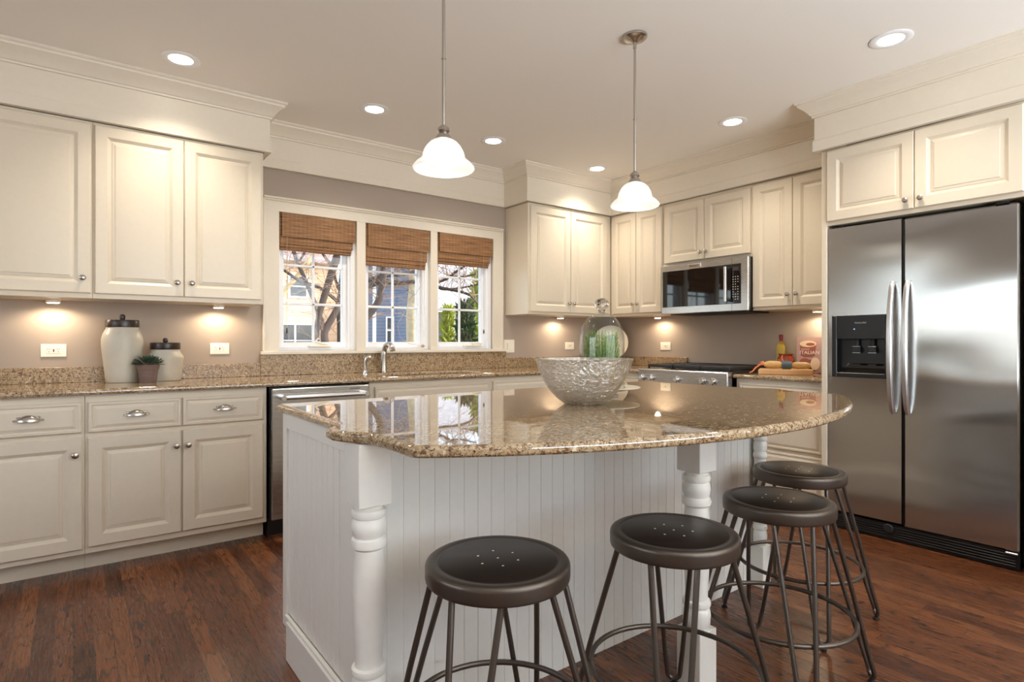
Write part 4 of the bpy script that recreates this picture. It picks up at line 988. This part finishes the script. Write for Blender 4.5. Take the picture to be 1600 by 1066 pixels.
tree('tan bare sapling leaning behind the dark forked tree', 'tan', [([(430, 490, 12), (445, 455, 12), (470, 425, 12), (490, 395, 12), (500, 370, 12)], [.06, .055, .05, .05, .045])], 30, .9, 'twig', 9, (424, 640, 12), .006)
tree('pale mottled tree trunk outside the middle casement', 'birch', [
    ([(645, 600, 11), (645, 540, 11), (645, 495, 11), (647, 460, 11), (648, 420, 11), (650, 350, 11)], [.125, .12, .125, .11, .10, .09]),
    ], 30, .5, 'twig', 5, (645, 650, 11))
tree('dark curving bare tree whose limbs cross the middle and right casements', 'bark', [
    ([(552, 520, 7.5), (565, 505, 7.5), (578, 490, 7.5), (589, 475, 7.5), (595, 455, 7.5), (598, 425, 7.5), (600, 395, 7.5)], [.055, .05, .048, .045, .04, .038, .03]),
    ([(560, 455, 7.5), (580, 446, 7.5), (600, 440, 7.6), (625, 443, 7.7), (652, 441, 7.8), (690, 450, 8), (715, 455, 8), (735, 462, 8), (752, 480, 8)], [.03, .032, .034, .03, .028, .022, .02, .018, .012]),
    ([(560, 445, 7.5), (585, 435, 7.5), (605, 430, 7.6), (640, 427, 7.7), (660, 420, 7.8)], [.028, .03, .03, .028, .02]),
    ([(672, 444, 8), (695, 437, 8), (712, 425, 8), (728, 415, 8)], [.022, .02, .017, .012]),
    ([(675, 440, 8.2), (690, 452, 8.2), (720, 450, 8.2), (748, 444, 8.2)], [.016, .016, .014, .01]),
    ([(700, 432, 8), (720, 433, 8), (745, 428, 8)], [.014, .013, .009]),
    ], 130, .75, 'twig', 11, (548, 640, 7.5), .006)
# evergreens
def shrub(label, px, pybot, pytop, d, wpx, m, seed, n=1400, cone=1.0):
    p = at(px, 533, d); zt = H-(pytop-533)/910*d; r = thing('evergreen_shrub', label, 'shrub', (p.x, p.y, GZ)); rad = wpx/910*d/2; Hh = zt-GZ
    q = random.Random(seed); g = MB()
    for _ in range(n):
        t = q.random()**.8; a = q.uniform(0, 2*PI); rr = rad*(1-t*cone)**.7*q.uniform(.45, 1.05); c = Vector((rr*math.cos(a), rr*math.sin(a), .12+t*(Hh-.12)))
        s = q.uniform(.05, .12); u = Vector((q.uniform(-1, 1), q.uniform(-1, 1), q.uniform(.2, 1.4))).normalized(); v = u.cross(Vector((q.uniform(-1, 1), q.uniform(-1, 1), .1))).normalized()
        g.add([c, c+u*s+v*s*.3, c+u*s*2, c+u*s-v*s*.3, c+u*s+u.cross(v)*s*.12], [(0, 1, 4), (1, 2, 4), (2, 3, 4), (3, 0, 4), (0, 3, 2, 1)])
    g.build('foliage', m, r, ang=10)
    MB().tube([(0, 0, -.05), (0, 0, Hh*.9)], [.06, .01], 8).build('stem', 'bark', r)
shrub('dark green columnar evergreen outside the right casement', 727, 560, 480, 12, 34, 'sagegreen', 21, 2600, .75)
shrub('small yellow green evergreen left of the dark one', 700, 560, 485, 13, 30, 'yellowgreen', 22, 1500, .9)
shrub('tall sunlit yellow green evergreen right of the dark one', 750, 560, 425, 14.5, 42, 'yellowgreen', 23, 2600, .7)
